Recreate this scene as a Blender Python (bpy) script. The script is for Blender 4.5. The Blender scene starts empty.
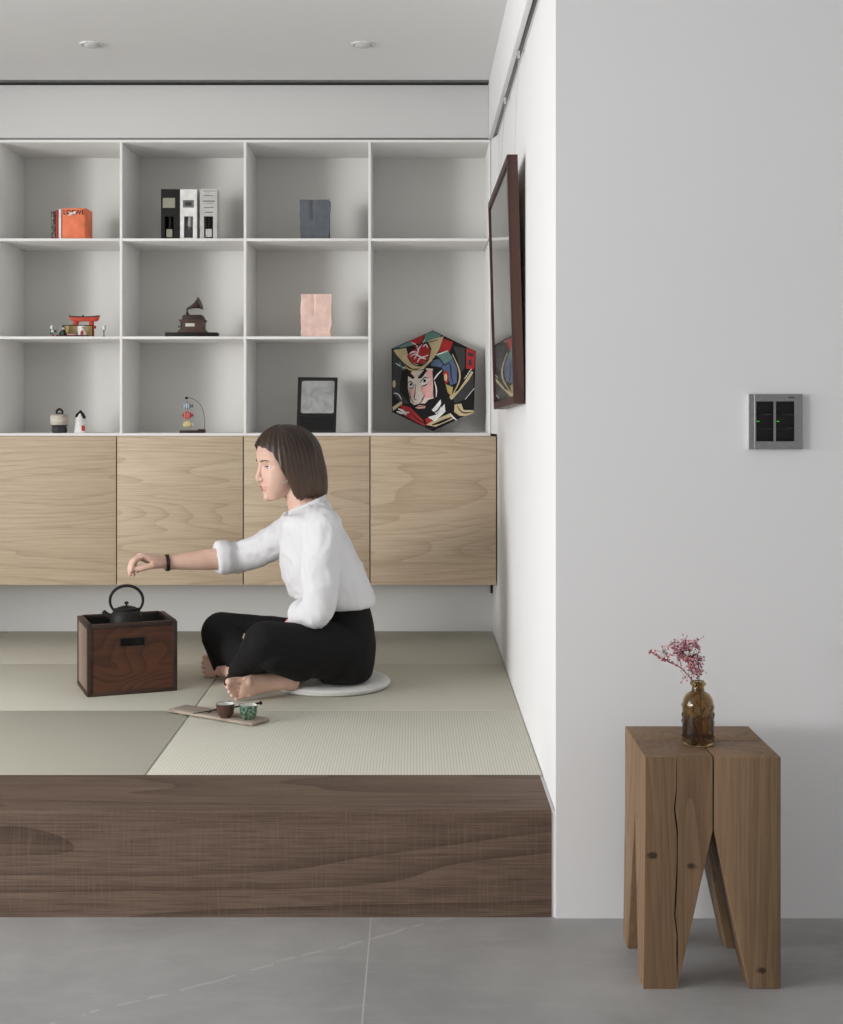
import bpy, bmesh, math, random
from mathutils import Vector, Matrix, noise
random.seed(7)
PI = math.pi
sc = bpy.context.scene
COL = sc.collection
# camera model measured from the photograph (843 x 1024)
F, XV, YV, H = 1370.0, 415.0, 408.0, 1.1
def P(px, py, d):
    """the world point seen at pixel (px, py) at distance d in front of the camera"""
    return Vector(((px - XV) * d / F, d, H - (py - YV) * d / F))
V = Vector
# ------------------------------------------------------------------ materials
def lin(c):
    r = []
    for v in c[:3]:
        v = v / 255.0
        r.append(v / 12.92 if v <= 0.04045 else ((v + 0.055) / 1.055) ** 2.4)
    return (r[0], r[1], r[2], 1.0)
class NT:
    def __init__(s, name):
        s.m = bpy.data.materials.new(name); s.m.use_nodes = True
        s.t = s.m.node_tree; s.b = s.t.nodes['Principled BSDF']
    def n(s, typ, **kw):
        nd = s.t.nodes.new(typ)
        for k, v in kw.items():
            if k.startswith('i_'):
                nd.inputs[k[2:].replace('_', ' ')].default_value = v
            else:
                setattr(nd, k, v)
        return nd
    def l(s, a, b): s.t.links.new(a, b)
    def coords(s, scale=(1, 1, 1), rnd=0.0, rot=(0, 0, 0)):
        tc = s.n('ShaderNodeTexCoord'); mp = s.n('ShaderNodeMapping')
        mp.inputs['Scale'].default_value = scale; mp.inputs['Rotation'].default_value = rot
        out = tc.outputs['Object']
        if rnd:
            oi = s.n('ShaderNodeObjectInfo'); mu = s.n('ShaderNodeMath', operation='MULTIPLY')
            s.l(oi.outputs['Random'], mu.inputs[0]); mu.inputs[1].default_value = rnd
            va = s.n('ShaderNodeVectorMath', operation='ADD'); s.l(out, va.inputs[0]); s.l(mu.outputs[0], va.inputs[1])
            out = va.outputs[0]
        s.l(out, mp.inputs['Vector']); return mp.outputs['Vector']
    def noise(s, vec, scale, detail=3, rough=0.5, dist=0.0):
        nd = s.n('ShaderNodeTexNoise'); nd.inputs['Scale'].default_value = scale
        nd.inputs['Detail'].default_value = detail; nd.inputs['Roughness'].default_value = rough
        nd.inputs['Distortion'].default_value = dist
        s.l(vec, nd.inputs['Vector']); return nd.outputs['Fac']
    def math(s, op, a, b=None, c=None):
        nd = s.n('ShaderNodeMath', operation=op)
        for i, v in enumerate((a, b, c)):
            if v is None: continue
            if isinstance(v, (int, float)): nd.inputs[i].default_value = v
            else: s.l(v, nd.inputs[i])
        return nd.outputs[0]
    def ramp(s, fac, stops):
        nd = s.n('ShaderNodeValToRGB'); e = nd.color_ramp.elements
        while len(e) < len(stops): e.new(0.5)
        for el, (p, c) in zip(e, stops):
            el.position = p; el.color = lin(c)
        s.l(fac, nd.inputs['Fac']); return nd.outputs['Color']
    def mix(s, fac, a, b, blend='MIX'):
        nd = s.n('ShaderNodeMix', data_type='RGBA', blend_type=blend)
        for i, v in ((0, fac), (6, a), (7, b)):
            if isinstance(v, (int, float)): nd.inputs[i].default_value = v
            elif isinstance(v, tuple): nd.inputs[i].default_value = lin(v)
            else: s.l(v, nd.inputs[i])
        return nd.outputs[2]
    def bump(s, h, strength=0.2, dist=0.002):
        nd = s.n('ShaderNodeBump'); nd.inputs['Strength'].default_value = strength
        nd.inputs['Distance'].default_value = dist
        s.l(h, nd.inputs['Height']); s.l(nd.outputs['Normal'], s.b.inputs['Normal'])
    def col(s, c):
        if isinstance(c, tuple): s.b.inputs['Base Color'].default_value = lin(c)
        else: s.l(c, s.b.inputs['Base Color'])
    def set(s, **kw):
        for k, v in kw.items(): s.b.inputs[k.replace('_', ' ')].default_value = v
        return s
def plain(name, c, rough=0.5, var=0.06, scale=30.0, bump=0.0, metal=0.0, spec=0.28):
    """one colour with a faint procedural mottling"""
    t = NT(name); v = t.coords()
    n = t.noise(v, scale, 3)
    dk = tuple(max(0, x * (1 - var)) for x in c); lt = tuple(min(255, x * (1 + var)) for x in c)
    t.col(t.ramp(n, [(0.3, dk), (0.7, lt)]))
    t.set(Roughness=rough, Metallic=metal); t.b.inputs['Specular IOR Level'].default_value = spec
    if bump: t.bump(n, bump, 0.001)
    return t.m
def wood(name, light, mid, dark, axis='X', freq=2.2, rings=9.0, stretch=0.13, rnd=5.0, rough=0.5, fibre=0.5, knots=False, saw=0.0, spec=0.4, pw=2.2, band=0.62):
    bandw = band
    """flat-sawn timber: contour rings of stretched noise, fine fibres along the grain"""
    t = NT(name)
    sv = {'X': (stretch, 1, 1), 'Y': (1, stretch, 1), 'Z': (1, 1, stretch)}[axis]
    fv = {'X': (0.03, 1, 1), 'Y': (1, 0.03, 1), 'Z': (1, 1, 0.03)}[axis]
    v = t.coords(sv, rnd); f = t.coords(fv, rnd)
    n = t.noise(v, freq, 1.5, 0.45, 0.35)
    r = t.math('FRACT', t.math('MULTIPLY', n, rings))
    band = t.math('POWER', r, pw)
    fib = t.noise(f, 260, 3, 0.6)
    fib2 = t.noise(f, 60, 2, 0.6)
    broad = t.noise(v, freq * 0.7, 2)
    c = t.ramp(broad, [(0.3, mid), (0.7, light)])
    c = t.mix(t.math('MULTIPLY', band, bandw), c, dark)
    fm = t.math('MULTIPLY', t.math('SUBTRACT', 0.62, fib), 2.2 * fibre)
    fm = t.n('ShaderNodeClamp').inputs[0].node if False else t.math('MINIMUM', t.math('MAXIMUM', fm, 0.0), 0.55)
    c = t.mix(fm, c, dark)
    f2 = t.math('MINIMUM', t.math('MAXIMUM', t.math('MULTIPLY', t.math('SUBTRACT', fib2, 0.5), 1.6), 0.0), 0.35)
    c = t.mix(f2, c, light)
    if knots:
        kv = t.coords((1, 1, 1)); wob = t.math('MULTIPLY', t.noise(kv, 60, 2), 0.012)
        for kp in knots:
            mp = t.n('ShaderNodeVectorMath', operation='SUBTRACT'); t.l(kv, mp.inputs[0]); mp.inputs[1].default_value = kp
            sc2 = t.n('ShaderNodeVectorMath', operation='MULTIPLY'); t.l(mp.outputs[0], sc2.inputs[0]); sc2.inputs[1].default_value = (0.75, 0.75, 1.25)
            ln = t.n('ShaderNodeVectorMath', operation='LENGTH'); t.l(sc2.outputs[0], ln.inputs[0])
            k = t.math('MINIMUM', t.math('MAXIMUM', t.math('MULTIPLY', t.math('SUBTRACT', 0.0155, t.math('ADD', ln.outputs['Value'], wob)), 150.0), 0.0), 0.8)
            c = t.mix(k, c, tuple(x * 0.5 for x in dark))
    if saw:
        sv2 = t.coords((1, 1, 0.05)); s1 = t.noise(sv2, 190, 2, 0.6)
        sm = t.math('MINIMUM', t.math('MAXIMUM', t.math('MULTIPLY', t.math('SUBTRACT', s1, 0.5), 2.0 * saw), 0.0), 0.45)
        c = t.mix(sm, c, light)
    t.col(c); t.set(Roughness=rough); t.b.inputs['Specular IOR Level'].default_value = spec
    t.bump(t.math('ADD', t.math('MULTIPLY', fib, 0.6), band), 0.12, 0.0012)
    return t.m
def paint(name, c, bump=0.04):
    t = NT(name); v = t.coords(); n = t.noise(v, 220, 3); b = t.noise(v, 1.3, 2)
    t.col(t.ramp(b, [(0.3, tuple(x - 2 for x in c)), (0.7, c)]))
    t.set(Roughness=0.75); t.b.inputs['Specular IOR Level'].default_value = 0.25
    t.bump(n, bump, 0.0006); return t.m
M = {}
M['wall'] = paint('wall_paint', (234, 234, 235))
M['wall_darker'] = paint('wall_paint_darker', (212, 212, 211))  # darker tone of the wall paint, used on the back wall and bulkhead
M['ceil'] = paint('ceiling_paint', (240, 240, 240))
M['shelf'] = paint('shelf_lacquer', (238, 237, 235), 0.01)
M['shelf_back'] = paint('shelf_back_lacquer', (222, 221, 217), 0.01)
M['oak'] = wood('oak_veneer', (203, 185, 161), (192, 172, 147), (152, 127, 101), 'X', 5.0, 26.0, 0.085, 9.0, 0.55, 0.6, pw=3.0, band=0.42)
M['oak_edge'] = wood('oak_edge', (214, 198, 172), (202, 183, 156), (170, 146, 116), 'X', 3.6, 8.0, 0.10, 9.0, 0.55, 0.35)
M['walnut'] = wood('smoked_oak', (124, 104, 90), (99, 81, 69), (58, 44, 36), 'X', 4.2, 13.0, 0.10, 0.0, 0.6, 0.85, saw=0.9, spec=0.25)
M['stool'] = wood('stool_oak', (146, 120, 94), (128, 102, 78), (86, 64, 46), 'Z', 6.0, 17.0, 0.10, 6.0, 0.6, 0.6, knots=((-.1150, -.127, .253), (-.041, -.127, .2326), (.092, -.127, .035), (-.135, -.03, .30)), spec=0.25, pw=3.0, band=.45)
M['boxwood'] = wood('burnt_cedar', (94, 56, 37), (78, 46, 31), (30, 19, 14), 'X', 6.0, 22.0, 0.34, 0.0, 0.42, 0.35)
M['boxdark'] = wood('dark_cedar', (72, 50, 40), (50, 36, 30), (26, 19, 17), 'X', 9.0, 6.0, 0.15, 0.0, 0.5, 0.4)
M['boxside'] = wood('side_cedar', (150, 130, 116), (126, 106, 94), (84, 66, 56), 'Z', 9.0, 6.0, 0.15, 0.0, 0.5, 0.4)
M['plank'] = wood('pale_plank', (176, 162, 150), (156, 142, 130), (118, 104, 94), 'X', 16.0, 6.0, 0.15, 0.0, 0.7, 0.5)
M['framewood'] = wood('mahogany', (84, 54, 46), (66, 42, 37), (38, 24, 22), 'Z', 6.0, 6.0, 0.1, 0.0, 0.4, 0.4)
def tatami(name, a, b, axis):
    t = NT(name); tc = t.n('ShaderNodeTexCoord'); sx = t.n('ShaderNodeSeparateXYZ'); t.l(tc.outputs['Object'], sx.inputs[0])
    u = sx.outputs['X' if axis == 'Y' else 'Y']; w = sx.outputs['Y' if axis == 'Y' else 'X']
    rib = t.math('ABSOLUTE', t.math('SINE', t.math('MULTIPLY', u, PI / 0.0075)))
    dots = t.math('ABSOLUTE', t.math('SINE', t.math('ADD', t.math('MULTIPLY', w, PI / 0.016), t.math('MULTIPLY', t.math('FLOOR', t.math('DIVIDE', u, 0.0075)), PI / 2))))
    h = t.math('MULTIPLY', rib, t.math('ADD', 0.75, t.math('MULTIPLY', dots, 0.25)))
    n = t.noise(t.coords((1, 1, 1)), 3, 3); nf = t.noise(t.coords((0.06, 1, 1) if axis == 'X' else (1, 0.06, 1)), 300, 2)
    c = t.ramp(h, [(0.05, b), (0.75, a)])
    c = t.mix(t.math('MULTIPLY', n, 0.16), c, tuple(x * 0.86 for x in a))
    c = t.mix(t.math('MULTIPLY', nf, 0.22), c, tuple(min(255, x * 1.08) for x in a))
    t.col(c); t.set(Roughness=0.7); t.b.inputs['Specular IOR Level'].default_value = 0.3
    t.bump(h, 0.25, 0.0012); return t.m
M['tat_y'] = tatami('tatami_lengthwise', (214, 212, 199), (184, 182, 168), 'Y')
M['tat_x'] = tatami('tatami_crosswise', (198, 195, 181), (170, 167, 153), 'X')  # brightness difference between the weave directions is put into the two base colours
# stone floor tiles
t = NT('grey_stone_tile'); tc = t.n('ShaderNodeTexCoord'); sx = t.n('ShaderNodeSeparateXYZ'); t.l(tc.outputs['Object'], sx.inputs[0])
vv = t.coords(); n1 = t.noise(vv, 2.2, 6, 0.6, 0.6); n2 = t.noise(t.coords((1, 2.5, 1)), 9, 5, 0.6); n3 = t.noise(vv, 160, 2)
c = t.ramp(n1, [(0.3, (146, 145, 144)), (0.7, (170, 169, 168))])
c = t.mix(t.math('MULTIPLY', t.math('MAXIMUM', t.math('SUBTRACT', n2, 0.5), 0.0), 1.0), c, (188, 187, 186))
def fl_line(ax, off, period, w):
    return t.math('LESS_THAN', t.math('ABSOLUTE', t.math('SUBTRACT', t.math('MODULO', t.math('ADD', sx.outputs[ax], 60 * period - off + period / 2), period), period / 2)), w)
# a thin broken vein running diagonally over the tile
vx = t.math('SUBTRACT', t.math('MULTIPLY', t.math('ADD', sx.outputs['X'], 0.625), 0.5806), t.math('MULTIPLY', t.math('SUBTRACT', sx.outputs['Y'], 2.462), 0.8142))
wob = t.math('MULTIPLY', t.math('SUBTRACT', t.noise(vv, 9, 4), 0.5), 0.045)
dv = t.math('ABSOLUTE', t.math('ADD', vx, wob))
vm = t.math('MULTIPLY', t.math('MAXIMUM', t.math('SUBTRACT', 1.0, t.math('DIVIDE', dv, 0.006)), 0.0), t.math('GREATER_THAN', t.noise(vv, 22, 2), 0.47))
c = t.mix(t.math('MULTIPLY', vm, 0.45), c, (205, 204, 203))
jm = t.math('MAXIMUM', fl_line('X', -0.0947, 1.2, 0.0013), fl_line('Y', 2.36, 0.6, 0.0016))
c = t.mix(jm, c, (190, 189, 187))
t.col(c); t.set(Roughness=0.48); t.b.inputs['Specular IOR Level'].default_value = 0.35
t.bump(t.math('SUBTRACT', t.math('ADD', n2, t.math('MULTIPLY', n3, 0.2)), jm), 0.15, 0.001); M['floor'] = t.m
for nm, c, r in (('black', (19, 18, 18), .55), ('softblack', (33, 32, 32), .6), ('charcoal', (58, 58, 60), .6), ('white', (226, 225, 223), .5),
                 ('offwhite', (205, 202, 194), .6), ('silver', (190, 190, 186), .5), ('red', (164, 44, 44), .5), ('torii', (196, 72, 52), .5), ('orange', (230, 124, 88), .55),
                 ('beige', (196, 178, 140), .6), ('gold', (176, 152, 104), .5), ('teal', (100, 134, 128), .6), ('bluegrey', (86, 100, 132), .6),
                 ('pink', (222, 168, 164), .6), ('palepink', (232, 200, 188), .7), ('facepale', (222, 208, 198), .6), ('olive', (184, 164, 104), .6),
                 ('green', (60, 92, 62), .6), ('greyblue', (96, 100, 106), .7), ('fishblue', (128, 142, 156), .4), ('fishyellow', (214, 200, 150), .4),
                 ('fishred', (176, 62, 60), .4), ('darkbrown', (52, 38, 34), .5), ('brown', (82, 62, 54), .5), ('pages', (224, 216, 200), .7), ('label', (150, 148, 132), .6),
                 ('greytext', (110, 110, 108), .6), ('ash', (64, 62, 62), .9), ('rose', (212, 122, 136), .7), ('blossom', (232, 172, 180), .7), ('stem', (84, 76, 58), .7),
                 ('glaze_brown', (84, 60, 52), .22), ('glaze_green', (70, 108, 84), .25), ('glaze_white', (224, 224, 218), .2), ('wine', (96, 44, 56), .6)):
    M[nm] = plain(nm + '_finish', c, r)
M['cloth_grey'] = plain('cushion_cotton', (214, 213, 210), .9, .015, 60)
M['iron'] = plain('cast_iron', (38, 37, 37), 0.55, 0.15, 300, 0.4, 0.3)
M['rail'] = plain('dark_aluminium', (84, 82, 80), 0.35, 0.05, 60, 0, 0.7)
M['steel'] = plain('brushed_aluminium', (150, 149, 150), 0.38, 0.04, 90, 0, 0.75)
M['steel_light'] = plain('polished_aluminium', (225, 225, 226), 0.25, 0.02, 90, 0, 0.6)
M['silvermetal'] = plain('silver_metal', (220, 220, 222), 0.2, 0.02, 90, 0, 0.9)
t = NT('green_led'); t.col((60, 200, 60)); t.b.inputs['Emission Color'].default_value = lin((90, 230, 70)); t.b.inputs['Emission Strength'].default_value = 0.8; M['led'] = t.m
t = NT('amber_glass'); v = t.coords(); t.col(t.ramp(t.noise(v, 14, 2), [(0.3, (176, 150, 104)), (0.7, (190, 164, 118))]))
t.set(Roughness=0.03, IOR=1.45); t.b.inputs['Transmission Weight'].default_value = 1.0; M['amber'] = t.m
t = NT('clear_glass'); t.col((240, 242, 242)); t.set(Roughness=0.02, IOR=1.45); t.b.inputs['Transmission Weight'].default_value = 1.0; M['glass'] = t.m
t = NT('frosted_lens'); t.col((206, 206, 206)); t.set(Roughness=0.35); M['lens'] = t.m
# crumpled silver print
t = NT('silver_sheet'); v = t.coords(); n = t.noise(v, 14, 3, 0.6, 1.2); t.col(t.ramp(n, [(0.3, (128, 129, 129)), (0.7, (172, 173, 173))])); t.set(Roughness=0.5); t.bump(n, 0.3, 0.003); M['sheet'] = t.m
t = NT('speckled_green_glaze'); v = t.coords(); n = t.noise(v, 130, 3); t.col(t.ramp(n, [(0.46, (42, 76, 56)), (0.54, (116, 140, 122))])); t.set(Roughness=0.25); M['glaze_spot'] = t.m
t = NT('mottled_book_spine'); v = t.coords(); n = t.noise(v, 120, 3); t.col(t.ramp(n, [(0.5, (48, 46, 40)), (0.62, (150, 146, 130))])); t.set(Roughness=0.6); M['mottle'] = t.m
t = NT('pale_stone_band'); v = t.coords((1, 1, 6)); n = t.noise(v, 18, 3); t.col(t.ramp(n, [(0.35, (166, 152, 138)), (0.6, (206, 200, 186))])); t.set(Roughness=0.7); M['band'] = t.m
t = NT('skin'); v = t.coords(); n = t.noise(v, 25, 3); n2 = t.noise(v, 500, 2); t.col(t.ramp(n, [(0.3, (216, 176, 158)), (0.7, (228, 192, 174))]))
t.set(Roughness=0.5); t.b.inputs['Subsurface Weight'].default_value = 0.08; t.b.inputs['Subsurface Radius'].default_value = (0.01, 0.004, 0.002); t.bump(n2, 0.08, 0.0005); M['skin'] = t.m
M['lip'] = plain('lip_skin', (190, 112, 104), 0.4)
t = NT('white_cotton'); v = t.coords(); n = t.noise(v, 900, 2); n1 = t.noise(v, 9, 3, 0.5, 0.8); t.col((224, 224, 227)); t.set(Roughness=0.85); t.b.inputs['Specular IOR Level'].default_value = 0.2
t.bump(t.math('ADD', t.math('MULTIPLY', n, 0.05), n1), 0.35, 0.008); M['cotton'] = t.m
t = NT('black_linen'); v = t.coords(); n = t.noise(v, 700, 2); n1 = t.noise(v, 8, 3, 0.5, 0.8); t.col(t.ramp(n, [(0.3, (20, 19, 20)), (0.7, (30, 29, 30))])); t.set(Roughness=0.85); t.b.inputs['Specular IOR Level'].default_value = 0.2
t.bump(t.math('ADD', t.math('MULTIPLY', n, 0.06), n1), 0.4, 0.008); M['linen'] = t.m
t = NT('brown_hair'); v = t.coords((1, 1, 0.05)); n = t.noise(v, 420, 3); n1 = t.noise(t.coords((1, 1, .2)), 18, 2); c = t.ramp(n, [(0.3, (28, 21, 18)), (0.7, (80, 59, 44))]); c = t.mix(t.math('MULTIPLY', n1, 0.5), c, (44, 34, 30))
tz = t.n('ShaderNodeTexCoord'); sz = t.n('ShaderNodeSeparateXYZ'); t.l(tz.outputs['Object'], sz.inputs[0]); g_ = t.math('MINIMUM', t.math('MAXIMUM', t.math('DIVIDE', t.math('SUBTRACT', 0.73, sz.outputs['Z']), 0.17), 0.0), 1.0)
c = t.mix(t.math('MULTIPLY', g_, 0.42), c, (112, 84, 60)); t.col(c)
t.set(Roughness=0.38); t.bump(n, 0.5, 0.002); M['hair'] = t.m
# ------------------------------------------------------------------ mesh helpers
def nb(): return bmesh.new()
def box(bm, x0, x1, y0, y1, z0, z1, bev=0.0, mi=0, seg=2):
    vs = [bm.verts.new((x, y, z)) for x in (x0, x1) for y in (y0, y1) for z in (z0, z1)]
    fs = [bm.faces.new([vs[i] for i in q]) for q in ((0, 1, 3, 2), (4, 6, 7, 5), (0, 4, 5, 1), (2, 3, 7, 6), (0, 2, 6, 4), (1, 5, 7, 3))]
    for f in fs: f.material_index = mi
    if bev > 0:
        es = list({e for f in fs for e in f.edges})
        r = bmesh.ops.bevel(bm, geom=es, offset=bev, segments=seg, profile=0.5, affect='EDGES')
        for f in r['faces']: f.material_index = mi
def prism(bm, pts, axis, a, b, mi=0, bev=0.0):
    def mk(p, q):
        return {'y': (p[0], q, p[1]), 'x': (q, p[0], p[1]), 'z': (p[0], p[1], q)}[axis]
    lo = [bm.verts.new(mk(p, a)) for p in pts]; hi = [bm.verts.new(mk(p, b)) for p in pts]
    n = len(pts); fs = [bm.faces.new(lo), bm.faces.new(hi[::-1])]
    for i in range(n): fs.append(bm.faces.new((lo[i], hi[i], hi[(i + 1) % n], lo[(i + 1) % n])))
    for f in fs: f.material_index = mi
    if bev > 0:
        es = list({e for f in fs for e in f.edges})
        r = bmesh.ops.bevel(bm, geom=es, offset=bev, segments=2, profile=0.5, affect='EDGES')
        for f in r['faces']: f.material_index = mi
def loft(bm, rings, mi=0, cap=True, closed=False):
    vr = [[bm.verts.new(p) for p in r] for r in rings]; n = len(vr[0])
    m = len(vr)
    for k in range(m if closed else m - 1):
        a, b = vr[k], vr[(k + 1) % m]
        for i in range(n):
            f = bm.faces.new((a[i], a[(i + 1) % n], b[(i + 1) % n], b[i])); f.material_index = mi
    if cap and not closed:
        bm.faces.new(vr[0][::-1]).material_index = mi; bm.faces.new(vr[-1]).material_index = mi
    return vr
def tube(bm, pts, rad, n=10, mi=0, cap=True, flat=None, up=None):
    """swept tube; rad one number or one per point; flat = factor on the second cross axis"""
    pts = [V(p) for p in pts]
    if not hasattr(rad, '__len__'): rad = [rad] * len(pts)
    rings = []; nrm = None
    for i, p in enumerate(pts):
        t = (pts[min(i + 1, len(pts) - 1)] - pts[max(i - 1, 0)]).normalized()
        if nrm is None:
            ref = V(up) if up is not None else (V((0, 0, 1)) if abs(t.z) < 0.9 else V((1, 0, 0)))
            nrm = (ref - t * ref.dot(t)).normalized()
        else: nrm = (nrm - t * nrm.dot(t)).normalized()
        bn = t.cross(nrm); fl = 1.0 if flat is None else flat
        rings.append([p + nrm * (rad[i] * math.cos(2 * PI * k / n)) + bn * (rad[i] * fl * math.sin(2 * PI * k / n)) for k in range(n)])
    loft(bm, rings, mi, cap)
def capsule(bm, a, b, ra, rb, n=14, mi=0, k=5):
    """tapered limb with round ends"""
    a, b = V(a), V(b); t = (b - a).normalized(); pts = []; rs = []
    for i in range(k):
        q = PI / 2 * i / k; pts.append(a - t * ra * math.cos(q)); rs.append(max(ra * math.sin(q), ra * 0.05))
    for i in range(5): pts.append(a.lerp(b, i / 4)); rs.append(ra + (rb - ra) * i / 4)
    for i in range(k):
        q = PI / 2 * (i + 1) / k; pts.append(b + t * rb * math.sin(q)); rs.append(max(rb * math.cos(q), rb * 0.05))
    tube(bm, pts, rs, n, mi)
def chain(bm, pts, rs, n=14, mi=0):
    for i in range(len(pts) - 1): capsule(bm, pts[i], pts[i + 1], rs[i], rs[i + 1], n, mi)
def smooth_path(pts, k=6):
    """Catmull-Rom through the points"""
    pts = [V(p) for p in pts]; out = []
    for i in range(len(pts) - 1):
        p0, p1, p2, p3 = pts[max(i - 1, 0)], pts[i], pts[i + 1], pts[min(i + 2, len(pts) - 1)]
        for j in range(k):
            u = j / k
            out.append(0.5 * ((2 * p1) + (p2 - p0) * u + (2 * p0 - 5 * p1 + 4 * p2 - p3) * u * u + (3 * p1 - p0 - 3 * p2 + p3) * u ** 3))
    out.append(pts[-1]); return out
def lathe(bm, prof, c, n=32, mi=0, closed=False):
    c = V(c)
    rings = [[c + V((max(r, 1e-5) * math.cos(2 * PI * k / n), max(r, 1e-5) * math.sin(2 * PI * k / n), z)) for k in range(n)] for r, z in prof]
    return loft(bm, rings, mi, not closed, closed)
def ball(bm, c, r, mi=0, u=20, v=12, mat=None):
    if not hasattr(r, '__len__'): r = (r, r, r)
    m = Matrix.Translation(V(c)) @ (mat if mat is not None else Matrix.Identity(4)) @ Matrix.Diagonal((r[0], r[1], r[2], 1))
    t = bm.verts.new(m @ V((0, 0, 1))); b = bm.verts.new(m @ V((0, 0, -1)))
    rg = [[bm.verts.new(m @ V((math.sin(PI * j / v) * math.cos(2 * PI * i / u), math.sin(PI * j / v) * math.sin(2 * PI * i / u), math.cos(PI * j / v)))) for i in range(u)] for j in range(1, v)]
    fs = []
    for i in range(u):
        k = (i + 1) % u
        fs.append(bm.faces.new((t, rg[0][i], rg[0][k]))); fs.append(bm.faces.new((b, rg[-1][k], rg[-1][i])))
        for j in range(v - 2): fs.append(bm.faces.new((rg[j][i], rg[j + 1][i], rg[j + 1][k], rg[j][k])))
    for f in fs: f.material_index = mi
def text_bm(bm, s, size, depth, mat, mi=0, sx=1.0):
    cu = bpy.data.curves.new('lettering', 'FONT'); cu.body = s; cu.size = size; cu.extrude = depth; cu.offset = size * .018; cu.align_x = 'CENTER'; cu.align_y = 'CENTER'
    o = bpy.data.objects.new('lettering_source', cu); COL.objects.link(o); bpy.context.view_layer.update()
    me = bpy.data.meshes.new_from_object(o.evaluated_get(bpy.context.evaluated_depsgraph_get()))
    bpy.data.objects.remove(o); bpy.data.curves.remove(cu)
    me.transform(mat @ Matrix.Diagonal((sx, 1, 1, 1)))
    k = len(bm.faces); bm.from_mesh(me); bm.faces.ensure_lookup_table()
    for f in bm.faces[k:]: f.material_index = mi
    bpy.data.meshes.remove(me)
WM = {}
def props(o, label, cat, group, kind):
    if label: o['label'] = label
    if cat: o['category'] = cat
    if group: o['group'] = group
    if kind: o['kind'] = kind
def obj(name, bm, mats, parent=None, label=None, cat=None, group=None, kind=None, local=False, ang=35, origin=None):
    bmesh.ops.recalc_face_normals(bm, faces=bm.faces)
    if parent is not None:
        if not local: bm.transform(WM[parent.name].inverted())
        W = WM[parent.name]; loc = None
    else:
        if origin is None:
            xs = [v.co for v in bm.verts]
            lo = [min(p[i] for p in xs) for i in range(3)]; hi = [max(p[i] for p in xs) for i in range(3)]
            origin = V(((lo[0] + hi[0]) / 2, (lo[1] + hi[1]) / 2, lo[2]))
        loc = V(origin); W = Matrix.Translation(loc); bm.transform(W.inverted())
    me = bpy.data.meshes.new(name); bm.to_mesh(me); bm.free()
    for m in (mats if isinstance(mats, (list, tuple)) else [mats]): me.materials.append(M[m] if isinstance(m, str) else m)
    me.polygons.foreach_set('use_smooth', [True] * len(me.polygons)); me.set_sharp_from_angle(angle=math.radians(ang))
    o = bpy.data.objects.new(name, me); COL.objects.link(o)
    if parent is not None: o.parent = parent
    else: o.location = loc
    WM[o.name] = W
    props(o, label, cat, group, kind); return o
def thing(name, label, cat, loc, rz=0.0, group=None, rot=None):
    o = bpy.data.objects.new(name, None); COL.objects.link(o); o.empty_display_size = 0.05
    o.location = loc; o.rotation_euler = rot if rot else (0, 0, rz)
    WM[o.name] = Matrix.Translation(V(loc)) @ o.rotation_euler.to_matrix().to_4x4()
    props(o, label, cat, group, None); return o
def struct(name, bm, mats, ang=35, **kw): return obj(name, bm, mats, kind='structure', ang=ang, **kw)
# ------------------------------------------------------------------ camera, light
cd = bpy.data.cameras.new('camera'); cam = bpy.data.objects.new('camera', cd); COL.objects.link(cam)
cam.location = (0, 0, H); cam.rotation_euler = (PI / 2, 0, 0)
cd.sensor_fit = 'AUTO'; cd.sensor_width = 36; cd.lens = F / 1024 * 36
cd.shift_x = (421.5 - XV) / 1024; cd.shift_y = -(512 - YV) / 1024; cd.clip_start = 0.05
sc.camera = cam
sc.view_settings.view_transform = 'Standard'; sc.view_settings.look = 'None'; sc.view_settings.gamma = 1; sc.view_settings.use_curve_mapping = False
sc.view_settings.exposure = -0.1
w = bpy.data.worlds.new('daylight'); sc.world = w; w.use_nodes = True
w.node_tree.nodes['Background'].inputs[0].default_value = (1.0, 0.99, 0.975, 1); w.node_tree.nodes['Background'].inputs[1].default_value = 0.54
def area(name, loc, rot, sx, sy, watts, col=(1, 1, 1), spread=PI):
    l = bpy.data.lights.new(name, 'AREA'); l.shape = 'RECTANGLE'; l.size = sx; l.size_y = sy; l.energy = watts; l.color = col; l.spread = spread
    o = bpy.data.objects.new(name, l); COL.objects.link(o); o.location = loc; o.rotation_euler = rot; return o
XL = -3.4
kd = V((7.0, 6.4, 0)); kq = kd.to_track_quat('-Z', 'Z').to_euler()
area('window_daylight', (-6.8, -1.2, 1.45), kq, 1.7, 1.3, 262, (1, 0.99, 0.975))
area('window_daylight', (XL - 0.12, 2.05, 1.2), (0, -PI / 2, 0), 1.7, 1.7, 88, (1, 1, 1))
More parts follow.
